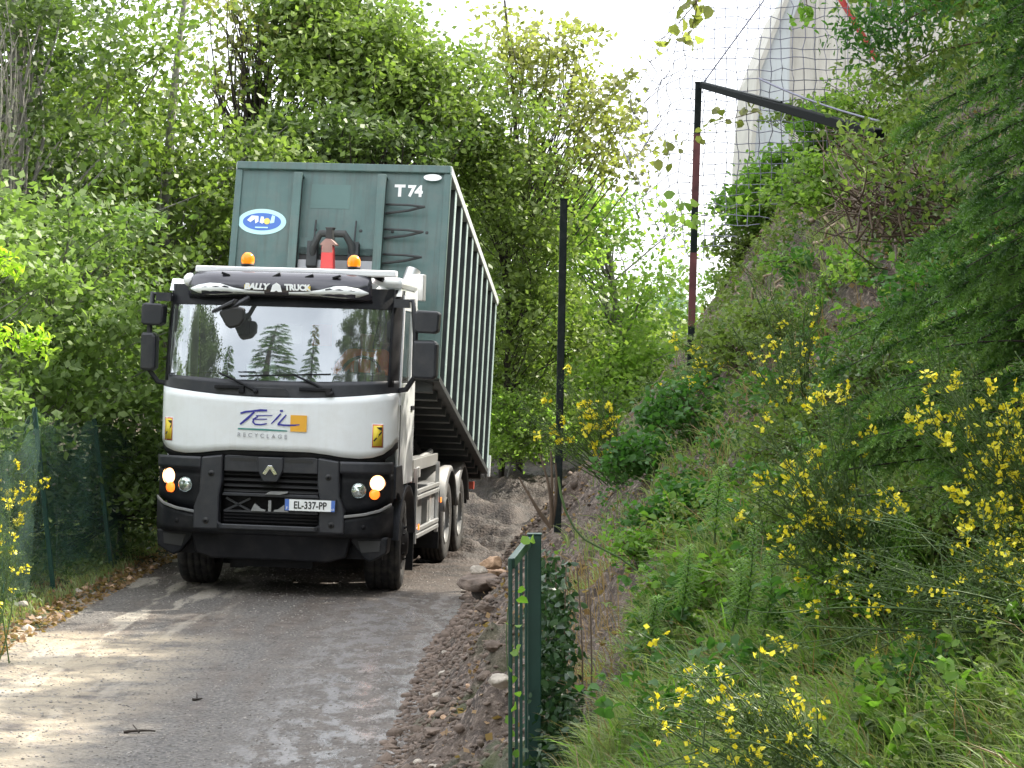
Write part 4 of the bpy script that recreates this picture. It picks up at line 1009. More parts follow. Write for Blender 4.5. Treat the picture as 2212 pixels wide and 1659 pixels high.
tree("dead_conifer", "bare grey conifer trunk with dead twigs at the left edge", (-6.35, 26.3), [(-6.3, 26.3, 5.9, .55, .4, 1.9)], 80, 4, .06, M['leaf_dark'], M['bark_pale'], (-6.3, 26.2, 9.0), .06, .3, "dead tree", crown="foliage", seed=17)
# ---- behind the container
tree("slender_tree", "thin sparse tree with a forked dark trunk above the container's left corner", (-4.3, 36), [E_(560, 110, 36, 1.1, .8, 1.1), E_(500, 200, 36, .8, .6, .7), E_(600, 30, 36, .9, .8, .8)], 100, 26, .10, M['leaf_beech'], M['bark_dark'], tuple(W(575, 0, 36)), .13, .34, group="trees behind the container", seed=18)
tree("broadleaf_tree", "dense round tree directly above the container roof, dark underneath", (-2.3, 35.5), [E_(770, 215, 35.5, 1.75, 1.1, 1.15), E_(680, 110, 35.5, 1.1, .9, 1.1), E_(900, 160, 35.8, 1.0, .9, .9), E_(760, 50, 36, .9, .7, .7)], 330, 105, .09, M['leaf_mid'], M['bark_dark'], tuple(W(770, 60, 35.5)), .16, .33, group="trees behind the container", seed=19)
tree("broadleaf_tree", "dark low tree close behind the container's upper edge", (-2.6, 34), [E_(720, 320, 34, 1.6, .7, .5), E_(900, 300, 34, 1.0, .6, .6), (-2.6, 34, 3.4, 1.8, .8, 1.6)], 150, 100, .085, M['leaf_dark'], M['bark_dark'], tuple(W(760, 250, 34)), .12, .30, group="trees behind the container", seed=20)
tree("beech_tree", "tall yellowish beech with drooping sparse sprays against the white sky", (.1, 38), [E_(1110, 80, 38, .9, .9, 1.0), E_(1210, 200, 38, 1.0, .9, 1.1), E_(1270, 330, 38, .8, .8, .9)], 125, 48, .10, M['leaf_beech'], M['bark_dark'], tuple(W(1090, 0, 38)), .075, .3, group="trees behind the container", seed=21, spray=.55)
tree("broadleaf_tree", "full green tree to the right of the container's top corner", (-.2, 37), [E_(1080, 420, 37, .9, .9, 1.5), E_(1140, 640, 37, .9, .9, 1.6), E_(1120, 840, 37.5, .9, .8, 1.0), E_(1010, 270, 37, .5, .7, .6)], 290, 100, .085, M['leaf_mid'], M['bark_dark'], tuple(W(1080, 330, 37)), .06, .32, group="trees behind the container", seed=22)
tree("broadleaf_tree", "bright yellow green tree lit by the sun behind the tall dark post", (2.2, 40), [E_(1330, 660, 40, 1.15, .9, 1.5), E_(1250, 480, 40, .7, .8, 1.0), E_(1400, 800, 40, 1.2, .8, .9), E_(1290, 850, 39, .9, .6, .8)], 250, 85, .09, M['leaf_bright'], M['bark_grey'], tuple(W(1310, 500, 40)), .12, .33, group="trees behind the container", seed=23)
tree("distant_tree", "pale bluish distant tree showing between the bright tree and the bank", (6.2, 75), [E_(1440, 720, 75, 1.2, 1.2, 2.6), E_(1490, 800, 75, 1.5, 1.2, 1.8)], 90, 50, .2, M['leaf_far'], M['bark_grey'], tuple(W(1440, 620, 75)), .14, .5, seed=24)
Gb = "woodland trees in the background"
for i, (px, py, Y, rx, rz, lab) in enumerate(((60, 470, 44, 2.6, 4.2, "leftmost woodland tree seen through the gaps of the dark left corner tree"), (400, 560, 46, 3.0, 2.3, "woodland tree behind the broad mid green tree left of the container"),
        (700, 560, 50, 3.2, 2.8, "woodland tree hidden mostly behind the container"), (990, 560, 48, 2.3, 2.9, "woodland tree behind the full green tree right of the container"), (1230, 830, 52, 2.6, 2.2, "low woodland tree behind the bright yellow green tree"))):
    tree("woodland_tree", lab, (W(px, py, Y)[0], Y), [E_(px, py, Y, rx, 1.6, rz), E_(px, py + 200, Y, rx, 1.4, rz * .8)], 210, 75, .20, M['leaf_mid'] if i != 1 else M['leaf_dark'], M['bark_dark'], tuple(W(px, py - 150, Y)), .09, .55, group=Gb, seed=30 + i)
tree("verge_bush", "pale green bush beside the container's rear corner at the road end", (-.1, 36.4), [E_(1085, 925, 36.4, .55, .4, .62), E_(1150, 930, 36.6, .5, .4, .62)], 95, 60, .06, M['leaf_bright'], M['bark_grey'], tuple(W(1110, 900, 36.4)), .02, .2, "bush", crown="foliage", trunkname="stem", seed=38)
tree("verge_bush", "low light green bush at the end of the muddy road", (1.4, 43), [E_(1130, 940, 43, 1.0, .6, .55), E_(1070, 900, 42, .5, .6, .9), E_(1240, 930, 42, 1.1, .6, .7), (3.6, 42, 1.6, 1.4, .8, .9)], 100, 70, .08, M['leaf_bright'], M['bark_grey'], tuple(W(1150, 930, 43)), .04, .28, "bush", crown="foliage", trunkname="stem", seed=37)
for i, (a, c) in enumerate((((1066, 822), (1102, 988)), ((1143, 832), (1168, 1002)))):
    Y = 38.5; top = W(*a, Y); bot = W(*c, Y); e = empty("leaning_sapling", bot, (0, 0, 0), ("dark thin leaning trunk just right of the container's rear corner", "thin leaning trunk left of the tall dark post, behind the yellow flowers")[i], "sapling", "leaning saplings at the road end")
    build_tubes("stem", [(curve(bot, top, .03, 6), .05, .035)] + [(curve(bot + (top - bot) * f, top + Vector((RNG.uniform(-.5, .5), 0, .3)), .1), .015, .006) for f in (.7, .85)], M['bark_dark'], e, bot)
# ---- far right, on top of the bank and off to the side: trees that shade the road
Gs = "tall spruces above the bank"
def spruce(name, label, base, H, R, m, group=None, seed=1, nb=None, az=None, twig=.30, zmin=.12, droop=.25, per=26, tl=.022, density=1.0, cat="spruce", thin=1.0, nw=.085):
    """whorls of drooping branches, every branch carrying needled twigs"""
    rng = np.random.default_rng(seed); base = np.array([base[0], base[1], hz(base[0], base[1]) - .1])
    root = empty(name, base, (0, 0, 0), label, cat, group)
    paths = [(curve(base, base + np.array([0, 0, H]), .01, 8, rng), .035 * H * .6, .01)]
    nb = nb or int(H * 16); TW = []
    for i in range(nb):
        f = zmin + (1 - zmin) * (i + rng.uniform()) / nb
        L = R * (1 - f) ** .8 * rng.uniform(.75, 1.1) + .1
        a = rng.uniform(*az) if az else rng.uniform(0, 2 * PI)
        p0 = base + np.array([0, 0, H * f]); d = np.array([math.cos(a), math.sin(a), 0])
        k = max(5, int(L * 6)); t = np.linspace(0, 1, k)[:, None]
        P = p0 + d * L * t + np.array([0, 0, 1]) * (L * (.12 * t - droop * 1.6 * t ** 2 + droop * .45 * t ** 3))
        paths.append((P, (.012 * L + .004) * thin, .002))
        side = np.cross(d, [0, 0, 1])
        nt = int(L / .075 * density)
        for j in range(nt):
            tt = rng.uniform(.15, 1); fi = tt * (k - 1); q = P[int(fi)] + (P[min(int(fi) + 1, k - 1)] - P[int(fi)]) * (fi - int(fi))
            sgn = rng.choice([-1, 1]); tw = twig * (1.15 - .6 * tt) * rng.uniform(.6, 1.2)
            td = unit(d * rng.uniform(.7, 1.1) + side * sgn * rng.uniform(.4, .9) + np.array([0, 0, rng.uniform(-.8, -.05)]))
            TW.append((q, td, tw))
        TW.append((P[-1] - d * .05, unit(d + np.array([0, 0, -.4])), twig * .6))
    build_tubes("trunk", paths, M['bark_dark'], root, base, 5)
    q = np.array([t[0] for t in TW]); d = np.array([t[1] for t in TW]); L = np.array([t[2] for t in TW])
    n = len(TW); ii = np.repeat(np.arange(n), per); u = np.tile(np.linspace(0, 1, per), n)
    P = q[ii] + d[ii] * (L[ii] * u)[:, None] + np.array([0, 0, -1]) * (L[ii] * .22 * u ** 2)[:, None]
    r = unit(np.cross(d[ii], rng.normal(size=(len(ii), 3))))
    nd = unit(r * 1.0 + d[ii] * .75)
    ln = tl * rng.uniform(.8, 1.2, len(ii)) * (1 - .35 * u)
    w = unit(np.cross(nd, rng.normal(size=nd.shape))) * (tl * nw + .0006)
    a = P - w; b = P + w; c = P + nd * ln[:, None] + w * .4; e = P + nd * ln[:, None] - w * .4
    V = np.stack([a, b, c, e], 1).reshape(-1, 3)
    tint = np.clip(rng.uniform(0, 1, n)[ii] * .5 + .5 * u ** 2, 0, 1)
    npmesh("needles", V - base, np.arange(len(V)).reshape(-1, 4), m, root, tint=tint)
    return root
# near spruces that fill the right edge of the picture
spruce("spruce_tree", "large dark green spruce whose drooping branches fill the right edge of the photo", (3.42, 9.6), 8.4, 1.85, M['spruce'], Gs, 41, nb=350, az=(rad(135), rad(250)), twig=.28, zmin=.03, droop=.34, per=46, tl=.026, density=2.3, thin=.28, nw=.12)
spruce("spruce_tree", "smaller green spruce with its branch tips above the broom, lower right of the soil slope", (2.25, 9.3), 1.35, 1.3, M['spruce_tip'], Gs, 42, nb=105, twig=.20, zmin=.05, droop=.16, per=50, tl=.022, density=2.2, thin=.45, nw=.11)
# unseen bushes and spruces added to shade the road; trees mirrored in the windscreen
for i, (x, y) in enumerate(((5.4, 16.2), (5.7, 18.4), (5.5, 20.6), (5.9, 22.8), (5.6, 25.0), (5.9, 27.3))):
    H = 9.9 - hz(x, y) + .3 * (i % 2)
    tree("shade_bush", ("nearest", "second nearest", "third nearest", "third farthest", "second farthest", "farthest")[i] + " of the added shade bushes on the plateau beyond the right edge", (x, y), [(x, y, hz(x, y) + H * .55, 1.35, 1.35, H * .45)], 130, 60, .15, M['leaf_mid'], M['bark_dark'], (x, y, hz(x, y) + H * .8), .06, .3, "bush", "added shade bushes on the plateau above the bank", crown="foliage", trunkname="stem", seed=80 + i)  # unseen row added to cut the sun off the road
for i, (x, y, H, R) in enumerate(((5.2, 12.5, 7.5, 2.6), (8.2, 15.5, 7, 2.8), (4.6, 8.0, 8, 2.4))):
    spruce("spruce_tree", ("added spruce shading the road from beyond the right edge, middle of three", "added spruce shading the road from beyond the right edge, farthest of three", "added spruce shading the road from beyond the right edge, nearest the camera")[i],
           (x, y), H, R, M['spruce'], Gs, 50 + i, nb=140, twig=.5, per=14, tl=.09, density=.5)  # unseen spruces added to shade the road
for i, (x, y, H, R) in enumerate(((-9.2, 2.0, 13.6, 2.0), (-12.3, 3.5, 10.2, 2.0), (-6.9, .2, 14.5, 2.0))):
    spruce("spruce_tree", ("tall dense spruce mirrored in the middle of the windscreen", "shorter spruce mirrored left in the windscreen", "tall spruce mirrored at the driver's side of the windscreen")[i], (x, y), H, R, M['spruce'], "spruces mirrored in the windscreen", 60 + i, nb=190, twig=.55, per=22, tl=.10, density=.9, nw=.16)
for i, (x, y, r, H, lab) in enumerate(((-15.5, 7.5, 2.6, 13, "tall broadleaf tree beyond the left edge, mirrored at the left of the windscreen"), (.6, -5.0, 3.6, 23, "broadleaf tree directly behind the camera, mirrored before the driver"), (6.5, -5.0, 3.6, 22, "broadleaf tree behind and to the right of the camera"), (11.5, .5, 3.6, 20, "rightmost broadleaf tree, level with the camera"), (-14.5, 12.5, 2.2, 12, "broadleaf tree beyond the left edge, nearer the lorry"))):
    tree("broadleaf_tree", lab, (x, y), [(x, y, H * .55, r, r, H * .42)], 420, 60, .26, M['leaf_dark'], M['bark_dark'], (x, y, H * .85), .2, .5, group="trees mirrored in the windscreen", seed=70 + i)

# ---------------------------------------------------------------- plants on the right bank
def shrub(name, label, c, rx, ry, rz, nclu, per, size, lm, rc=.13, seed=1, group=None, shape='near', cat="shrub", stem='stem_brown', up=.6, zb=None):
    zb = hz(c[0], c[1]) if zb is None else zb
    return tree(name, label, (c[0], c[1], zb - .03), [(c[0], c[1], c[2], rx, ry, rz)], nclu, per, size, lm, M[stem], (c[0], c[1], c[2]), .015, rc, cat, group, up, shape, crown="foliage", trunkname="stem", seed=seed)
Gh = "leafy shrubs along the bank"
def at(px, py, Y): p = W(px, py, Y); return (p[0], p[1], p[2])
def onground(px, py, D, tol=4.0, lift=0.0):
    for Y in np.arange(max(5, D - tol), D + tol, .04):
        q = W(px, py, Y)
        if hz(q[0], Y) >= q[2]: return (q[0], Y, q[2] + lift)
    best = min(((W(px, py, Y)[2] - hz(W(px, py, Y)[0], Y), Y) for Y in np.arange(D - 3, D + 7, .1)))
    q = W(px, py, best[1]); return (q[0], best[1], q[2] + lift * .4)
SH = [  # px, py, D, rx, rz, clusters, per, leaf, mat, label
    (1700, 350, 17.0, .42, .30, 46, 22, .085, 'leaf_fresh', "large leaved green shrub hanging over the top of the bank before the concrete wall"),
    (1760, 225, 16.5, .45, .13, 30, 14, .07, 'leaf_mid', "narrow leafy spray just below the slanting dark rail"),
    (1640, 430, 18.0, .38, .18, 40, 20, .075, 'leaf_fresh', "bright shrub on the crest left of the big leaved one"),
    (1620, 500, 20.0, .35, .28, 36, 20, .07, 'leaf_mid', "mid green shrub on the crest just right of the net post"),
    (1560, 600, 19.5, .30, .12, 26, 16, .065, 'leaf_bright', "yellowish green shrub beside the net post at the edge of the bare soil"),
    (1820, 250, 15.0, .40, .35, 50, 20, .07, 'leaf_fresh', "leafy shrub in front of the concrete wall beside the spruce"),
    (1880, 170, 14.0, .35, .30, 36, 18, .06, 'leaf_bright', "yellow green shrub at the foot of the red pipe"),
    (1740, 565, 15.0, .50, .03, 30, 12, .055, 'leaf_fresh', "low creeping bright plant crossing the bare soil slope"),
    (1850, 590, 14.0, .30, .05, 22, 12, .05, 'leaf_bright', "bright creeping plant at the right end of the bare soil slope"),
    (1400, 990, 14.5, .50, .25, 46, 26, .07, 'leaf_rich', "dark green plant at the foot of the brown bank beside the tall post"),
    (1500, 900, 15.0, .50, .30, 60, 26, .065, 'leaf_rich', "rich green leafy plant right of the yellow flower bush"),
    (1590, 760, 15.5, .45, .25, 46, 22, .06, 'leaf_mid', "green plant at the base of the net post"),
    (1700, 700, 13.5, .45, .20, 46, 22, .05, 'leaf_mid', "green plant on the slope below the roots"),
    (1480, 1110, 12.0, .42, .25, 60, 26, .065, 'leaf_rich', "rich green nettle clump in the middle of the bank"),
    (1380, 1180, 12.0, .30, .14, 40, 22, .05, 'leaf_fresh', "small fresh green clump above the grass"),
    (1250, 1190, 11.2, .20, .03, 16, 10, .055, 'leaf_fresh', "fresh creeper leaves just right of the gate post top"),
    (1760, 950, 10.5, .55, .30, 70, 26, .045, 'leaf_mid', "fine leaved green bush behind the yellow broom"),
    (1900, 830, 10.0, .55, .30, 70, 26, .045, 'leaf_dark', "dark leaved bush under the spruce branches"),
    (2080, 1180, 8.6, .40, .28, 60, 26, .04, 'leaf_mid', "green bush under the right edge broom"),
    (1900, 1290, 8.6, .45, .20, 60, 26, .038, 'leaf_fresh', "fresh green bush in front of the broom, right of the grass"),
    (2060, 1480, 7.2, .38, .16, 60, 24, .035, 'leaf_rich', "dense low plant in the lower right corner"),
    (1750, 1120, 9.8, .40, .20, 60, 26, .04, 'leaf_mid', "green tangle below the flowering broom"),
    (1800, 400, 15.5, .45, .25, 46, 20, .065, 'leaf_bright', "bright bush under the slanting rail, above the bare soil"),
    (1950, 260, 11.5, .35, .25, 46, 22, .05, 'leaf_mid', "mid green bush at the right end of the slanting rail"),
    (1630, 1260, 10.3, .35, .14, 46, 24, .04, 'leaf_fresh', "small green clump behind the tall grass"),
]
for i, (px, py, D, rx, rz, nc, per, ls, lm, lab) in enumerate(SH):
    if py < 520: rx, rz, nc = rx * 1.6, rz * 1.5, int(nc * 2.4)
    shrub("leafy_shrub", lab, onground(px, py + rz * .6 * F / D, D, lift=rz * .75), rx * .85, .30 if D > 9 else .22, rz * .8, nc, per, ls * .82, M[lm], .045 + ls * .45, 100 + i, Gh)
# ivy curtain right of the gate post
def at_path(P0, P1, n, sp, rng): t = rng.uniform(0, 1, n)[:, None]; return np.asarray(P0) * (1 - t) + np.asarray(P1) * t + rng.normal(size=(n, 3)) * sp
rg = np.random.default_rng(5)
e = empty("ivy", (.22, 10.9, hz(.22, 10.9)), (0, 0, 0), "dark ivy curtain climbing close beside the right of the green gate post", "ivy")
P = np.concatenate([at_path((.19, 11.2, 1.36), (.17, 10.3, .35), 1500, (.05, .15, .05), rg), at_path((.22, 11.0, 1.2), (.27, 10.3, .45), 900, (.045, .2, .1), rg)])
build_leaves("foliage", P, .042, M['ivy'], e, e.location, up=.1, shape='near', rng=rg)
build_tubes("stem", [(curve((.15 + .04 * i, 11 - .1 * i, .3), (.12 + .05 * i, 11.2 - .1 * i, 1.4), .05), .006, .003) for i in range(6)], M['stem_brown'], e, e.location)

# broom bushes with yellow flowers
def broom(label, base, tips, nst, nfl, seed, fr=(.55, 1.0), fs=.024, spread=.22, leaf=True, cluster=6, group="yellow flowering broom bushes"):
    rng = np.random.default_rng(seed); base = np.asarray(base, float)
    fs = fs * .95; nfl = int(nfl * 1.1)
    root = empty("broom_bush", base, (0, 0, 0), label, "broom bush", group)
    paths = []; FP = []; LP = []
    tips = [np.asarray(t, float) for t in tips]
    for i in range(nst):
        tp = tips[rng.integers(len(tips))] + rng.normal(size=3) * spread
        c = curve(base + rng.normal(size=3) * np.array([.08, .08, .0]), tp, .10, 12, rng, sag=rng.uniform(-.03, .10))
        paths.append((c, .0065, .0018))
        for j in range(5):
            q = c[rng.integers(4, 12)]; e2 = q + (c[-1] - c[3]) * rng.uniform(.1, .35) + rng.normal(size=3) * .06
            cc = curve(q, e2, .1, 5, rng); paths.append((cc, .0028, .0012)); LP.append(cc)
        LP.append(c[3:])
    build_tubes("stem", paths, M['stem'], root, base, 4)
    for _ in range(nfl):
        c = LP[rng.integers(len(LP))]; f = rng.uniform(*fr) * (len(c) - 1); q = c[int(f)]
        FP.append(q + rng.normal(size=(cluster, 3)) * np.array([.018, .018, .022]))
    FP = np.concatenate(FP)
    P2 = np.repeat(FP, 3, 0) + rng.normal(size=(len(FP) * 3, 3)) * fs * .28
    build_leaves("blossom", P2, fs, M['petal'], root, base, up=.1, shape='far', aspect=.8, rng=rng)
    if leaf:
        Q = np.concatenate([c[rng.integers(0, len(c), 26)] + rng.normal(size=(26, 3)) * .018 for c in LP])
        build_leaves("foliage", Q, .018, M['broom'], root, base, up=.2, aspect=.35, rng=rng)
    return root
g0 = lambda x, y: (x, y, hz(x, y))
broom("broom bush arching from the lower right with yellow flowers at the bottom centre right", g0(1.25, 6.3), [at(1560, 1500, 6.4), at(1480, 1590, 6.3), at(1650, 1560, 6.2), at(1570, 1480, 6.5), at(1560, 1530, 6.4), at(1750, 1520, 6.4)], 38, 60, 1, spread=.04, fs=.019, cluster=4)
broom("broom bush with a dense yellow cluster in the middle right, above the tall grass", g0(1.55, 9.2), [at(1700, 1000, 9), at(1760, 1050, 9), at(1730, 1120, 9), at(1820, 960, 9.2), at(1860, 1100, 9)], 44, 58, 2, spread=.10, fs=.022)
broom("broom bush heavy with yellow flowers against the right edge under the spruce", g0(2.2, 8.6), [at(2030, 880, 8.4), at(2150, 940, 8.2), at(2180, 1020, 8.2), at(2100, 1130, 8.0), at(2190, 860, 8.4), at(2010, 1130, 8.2)], 52, 95, 3, spread=.12, fs=.024)
broom("broom bush with scattered flowers low on the right side", g0(2.0, 7.6), [at(1900, 1200, 7.8), at(2060, 1260, 7.6), at(2180, 1230, 7.6), at(1850, 1290, 7.8), at(2150, 1400, 7.2)], 44, 50, 4, spread=.12, fs=.018, cluster=4)
broom("yellow flowering broom beside the tall dark post", g0(.95, 19.2), [at(1150, 890, 18.6), at(1180, 930, 18.6), at(1250, 870, 18.8), at(1290, 880, 18.8), at(1320, 850, 19)], 34, 30, 5, spread=.08, fs=.036, cluster=5)
broom("small broom with a few yellow flowers on the crest beside the net post", g0(1.75, 18), [at(1500, 720, 17.8), at(1530, 770, 17.6), at(1480, 860, 17.6), at(1400, 850, 18)], 26, 26, 6, spread=.10, fs=.032, cluster=5)
broom("broom with few yellow flowers below the roots on the slope", g0(1.9, 14), [at(1660, 680, 13.8), at(1560, 640, 14), at(1700, 740, 13.6), at(1760, 690, 13.6), at(1650, 800, 13)], 28, 24, 7, spread=.12, fs=.026, cluster=4)
broom("broom with yellow flowers at the left edge of the photo before the fence", (-4.2, 17.3, hz(-4.2, 17.3)), [at(-10, 1160, 17.2), at(15, 1200, 17.2), at(-30, 1250, 17), at(10, 1080, 17.4)], 20, 18, 8, spread=.08, fs=.030, cluster=4)
broom("broom with pale yellow flowers behind the green fence at the far left", (-5.3, 21.3, hz(-5.3, 21.3)), [at(30, 1010, 21), at(70, 1060, 21), at(20, 1110, 21), at(-20, 980, 21)], 22, 26, 9, spread=.12, fs=.034)

# willowherb with narrow leaves
def willow(label, base, H, lean, seed, n=190, L=.105, group="narrow leaved willowherb stems"):
    rng = np.random.default_rng(seed); base = np.asarray(base, float); tip = base + np.array([lean[0], lean[1], H])
    root = empty("willowherb", base, (0, 0, 0), label, "plant", group)
    c = curve(base, tip, .05, 14, rng)
    build_tubes("stem", [(c, .006, .002)], M['stem'], root, base, 5)
    f = np.linspace(.12, 1, n) * 12.99; i = f.astype(int); P = c[i] + (c[np.minimum(i + 1, 13)] - c[i]) * (f - i)[:, None]
    a = np.arange(n) * 2.4; D = np.stack([np.cos(a), np.sin(a), np.full(n, .45)], 1); D = unit(D)
    ll = L * (1 - .45 * np.linspace(0, 1, n)); V = []; s = unit(np.cross(D, [0, 0, 1.])); w = (ll * .075)[:, None]
    p1 = P + D * (ll * .5)[:, None]; p2 = P + D * ll[:, None] - np.array([0, 0, 1]) * (ll * .35)[:, None]
    V = np.stack([P - s * w * .3, P + s * w * .3, p1 + s * w, p1 - s * w, p2 + s * w * .15, p2 - s * w * .15], 1).reshape(-1, 3)
    b = (np.arange(n) * 6)[:, None]; Fq = np.concatenate([b + [[0, 1, 2, 3]], b + [[3, 2, 4, 5]]], 1).reshape(-1, 4)
    npmesh("foliage", V - base, Fq, M['leaf_fresh'], root, tint=np.repeat(rng.uniform(.2, 1, n), 2)); return root
for i, (px, py, D, H, lab) in enumerate(((1630, 1130, 9.8, .45, "tall pale willowherb standing in the middle of the bank, highest of the group"), (1665, 1190, 9.6, .38, "willowherb just right of the tallest one"), (1600, 1210, 9.9, .32, "willowherb just left of the tallest one"),
        (1560, 1010, 11.5, .4, "willowherb among the rich green plants upper middle of the bank"), (1960, 1120, 8.8, .4, "willowherb beside the right hand broom"), (1420, 1290, 10.5, .3, "short willowherb left in the tall grass"), (1990, 1240, 8.2, .35, "willowherb low at the right side before the broom"), (1490, 1180, 10.8, .35, "willowherb beside the nettle clump"))):
    t = Vector(at(px, py, D)); b = t - Vector((.04, 0, H)); willow(lab, b, H, (.04, 0), 200 + i)

# long grass on the lower bank: nobody could count it
def grass(name, n, region, H, m, seed, droop=.55, wid=.0035, dens=None, lean=(-.35, -.1)):
    rng = np.random.default_rng(seed)
    x = rng.uniform(region[0], region[1], n); y = rng.uniform(region[2], region[3], n)
    if dens is not None: k = dens(x, y, rng); x, y = x[k], y[k]
    n = len(x); z = h(x, y) - .02
    tuft = vnoise(x * 5, y * 5, 9)
    Hh = H * (.55 + .6 * tuft) * rng.uniform(.6, 1.2, n)
    a = rng.normal(math.atan2(lean[1], lean[0]), 1.1, n); d = np.stack([np.cos(a), np.sin(a), np.zeros(n)], 1)
    s = np.stack([-d[:, 1], d[:, 0], np.zeros(n)], 1) * 1.0; s = unit(s + rng.normal(size=(n, 3)) * .4)
    base = np.stack([x, y, z], 1); rows = []
    dr_ = droop * rng.uniform(.5, 1.5, n)
    for t, w in ((0, 1), (.35, .95), (.62, .8), (.85, .55), (1, .12)):
        p = base + np.array([0, 0, 1]) * (Hh * (t - .55 * dr_ * t ** 3))[:, None] + d * (Hh * dr_ * t ** 2)[:, None]
        rows += [p - s * wid * w, p + s * wid * w]
    V = np.stack(rows, 1).reshape(-1, 3); b = (np.arange(n) * 10)[:, None]
    Fq = np.concatenate([b + [[2 * i, 2 * i + 1, 2 * i + 3, 2 * i + 2]] for i in range(4)], 1).reshape(-1, 4)
    return tag(npmesh(name, V, Fq, m, tint=np.repeat(np.clip(.5 * vnoise(x * 1.7, y * 1.7, 4) + .5 * rng.uniform(0, 1, n), 0, 1), 4)), kind='stuff')
def dens1(x, y, rng):
    dx = x - edge_right(y); return (dx > np.interp(y, [5, 9, 12], [.95, 1.0, 1.5])) & (vnoise(x * 2.2, y * 2.2, 3) + rng.uniform(0, .4, len(x)) > .38)
grass("long_grass", 42000, (.25, 2.6, 5.2, 12.2), .36, M['grassblade'], 1, dens=dens1)
grass("bank_grass", 16000, (.4, 4.2, 12, 21), .26, M['grassblade'], 2, dens=lambda x, y, r: (x - edge_right(y) > 1.1) & (vnoise(x * 1.6, y * 1.6, 8) > .58), wid=.005)
grass("verge_grass", 22000, (-6.5, -4.25, 15.5, 30), .17, M['grassblade'], 3, dens=lambda x, y, r: (x < edge_left(y) - .2 + .15 * vnoise(y * 3, x, 2)) & (vnoise(x * 3, y * 2, 5) + r.uniform(0, .5, len(x)) > .45), wid=.005, droop=.4)
grass("road_end_grass", 9000, (-2, 7, 38, 47), .35, M['leaf_bright'], 4, wid=.012, dens=lambda x, y, r: (x > edge_right(y) - .1) | (x < edge_left(y)))
def dead1(x, y, rng): return (x - edge_right(y) > .95) & (rng.uniform(size=len(x)) > .2)
grass("dry_grass", 3800, (.25, 3.2, 5.2, 16), .48, M['dead'], 5, dens=dead1, wid=.0028, droop=.5)
grass("broad_grass", 5200, (.3, 2.8, 5.2, 13), .40, M['leaf_fresh'], 6, dens=dens1, wid=.0065, droop=.45)
# leafy undergrowth: stalks with leaves up to half a metre high, a continuous mass over the bank
def undergrowth(name, n, region, H, size, m, seed, ok, per=16, aspect=.55):
    rng = np.random.default_rng(seed); x = rng.uniform(region[0], region[1], n); y = rng.uniform(region[2], region[3], n); k = ok(x, y, rng); x, y = x[k], y[k]; n = len(x)
    z = h(x, y); Hh = H * rng.uniform(.45, 1.15, n) * (.6 + .8 * vnoise(x * 1.9, y * 1.9, seed + 60)); ln = rng.normal(size=(n, 2)) * .22 + np.array([-.18, -.05])
    ii = np.repeat(np.arange(n), per); u = rng.uniform(.15, 1, len(ii)); a = rng.uniform(0, 2 * PI, len(ii)); r = size * .8 * (1.15 - .5 * u)
    C = np.stack([x[ii] + ln[ii, 0] * Hh[ii] * u ** 2, y[ii] + ln[ii, 1] * Hh[ii] * u ** 2, z[ii] + Hh[ii] * (u - .25 * u ** 3)], 1)
    D = np.stack([np.cos(a), np.sin(a), np.full(len(a), .1)], 1)
    V, Fq, rep = leafcards(C + D * r[:, None], size, up=.7, shape='near', aspect=aspect, rng=rng, D=D * 1.6)
    t = np.clip(.45 * rng.uniform(0, 1, n)[ii] + .35 * u + .2 * rng.uniform(size=len(ii)), 0, 1)
    return tag(npmesh(name, V, Fq, m, tint=np.repeat(t, rep)), kind='stuff')
def okU(lo, hi, sd, cut, near=13.5):
    def f(x, y, r):
        dx = x - edge_right(y); v = vnoise(x * 1.3, y * 1.1, sd)
        return (dx > np.interp(y, [6, 9, 12, 15, 22], [1.5, 1.25, 1.45, 1.75, 1.5])) & (v + .25 * r.uniform(size=len(x)) > np.interp(y, [8, near, near + 2.5, 21], [cut, cut, cut + .34, cut + .30])) & (dx < hi)
    return f
undergrowth("nettle_undergrowth", 2600, (.3, 4.2, 8.8, 20), .42, .060, M['leaf_rich'], 1, okU(0, 4.6, 15, .48))
undergrowth("bramble_undergrowth", 2300, (.4, 4.4, 7.0, 21), .34, .050, M['leaf_fresh'], 2, okU(0, 4.6, 25, .60), aspect=.75)
undergrowth("fine_undergrowth", 3600, (.6, 4.4, 6.0, 20), .46, .034, M['leaf_mid'], 3, okU(0, 4.6, 35, .50, 14.5), per=26, aspect=.4)
undergrowth("dark_undergrowth", 1500, (1.2, 4.6, 7.0, 17), .34, .045, M['leaf_dark'], 4, okU(0, 5, 45, .45), aspect=.6)
undergrowth("crest_undergrowth", 420, (1.2, 5.5, 18.5, 25), .45, .060, M['leaf_mid'], 5, lambda x, y, r: (x - edge_right(y) > 1.3) & (vnoise(x * 1.6, y * 1.1, 77) > .52))
grass("crest_grass", 2600, (1.2, 5.5, 18, 25), .30, M['grassblade'], 7, dens=lambda x, y, r: (x - edge_right(y) > 1.3) & (vnoise(x * 1.9, y * 1.4, 78) > .5), wid=.006)
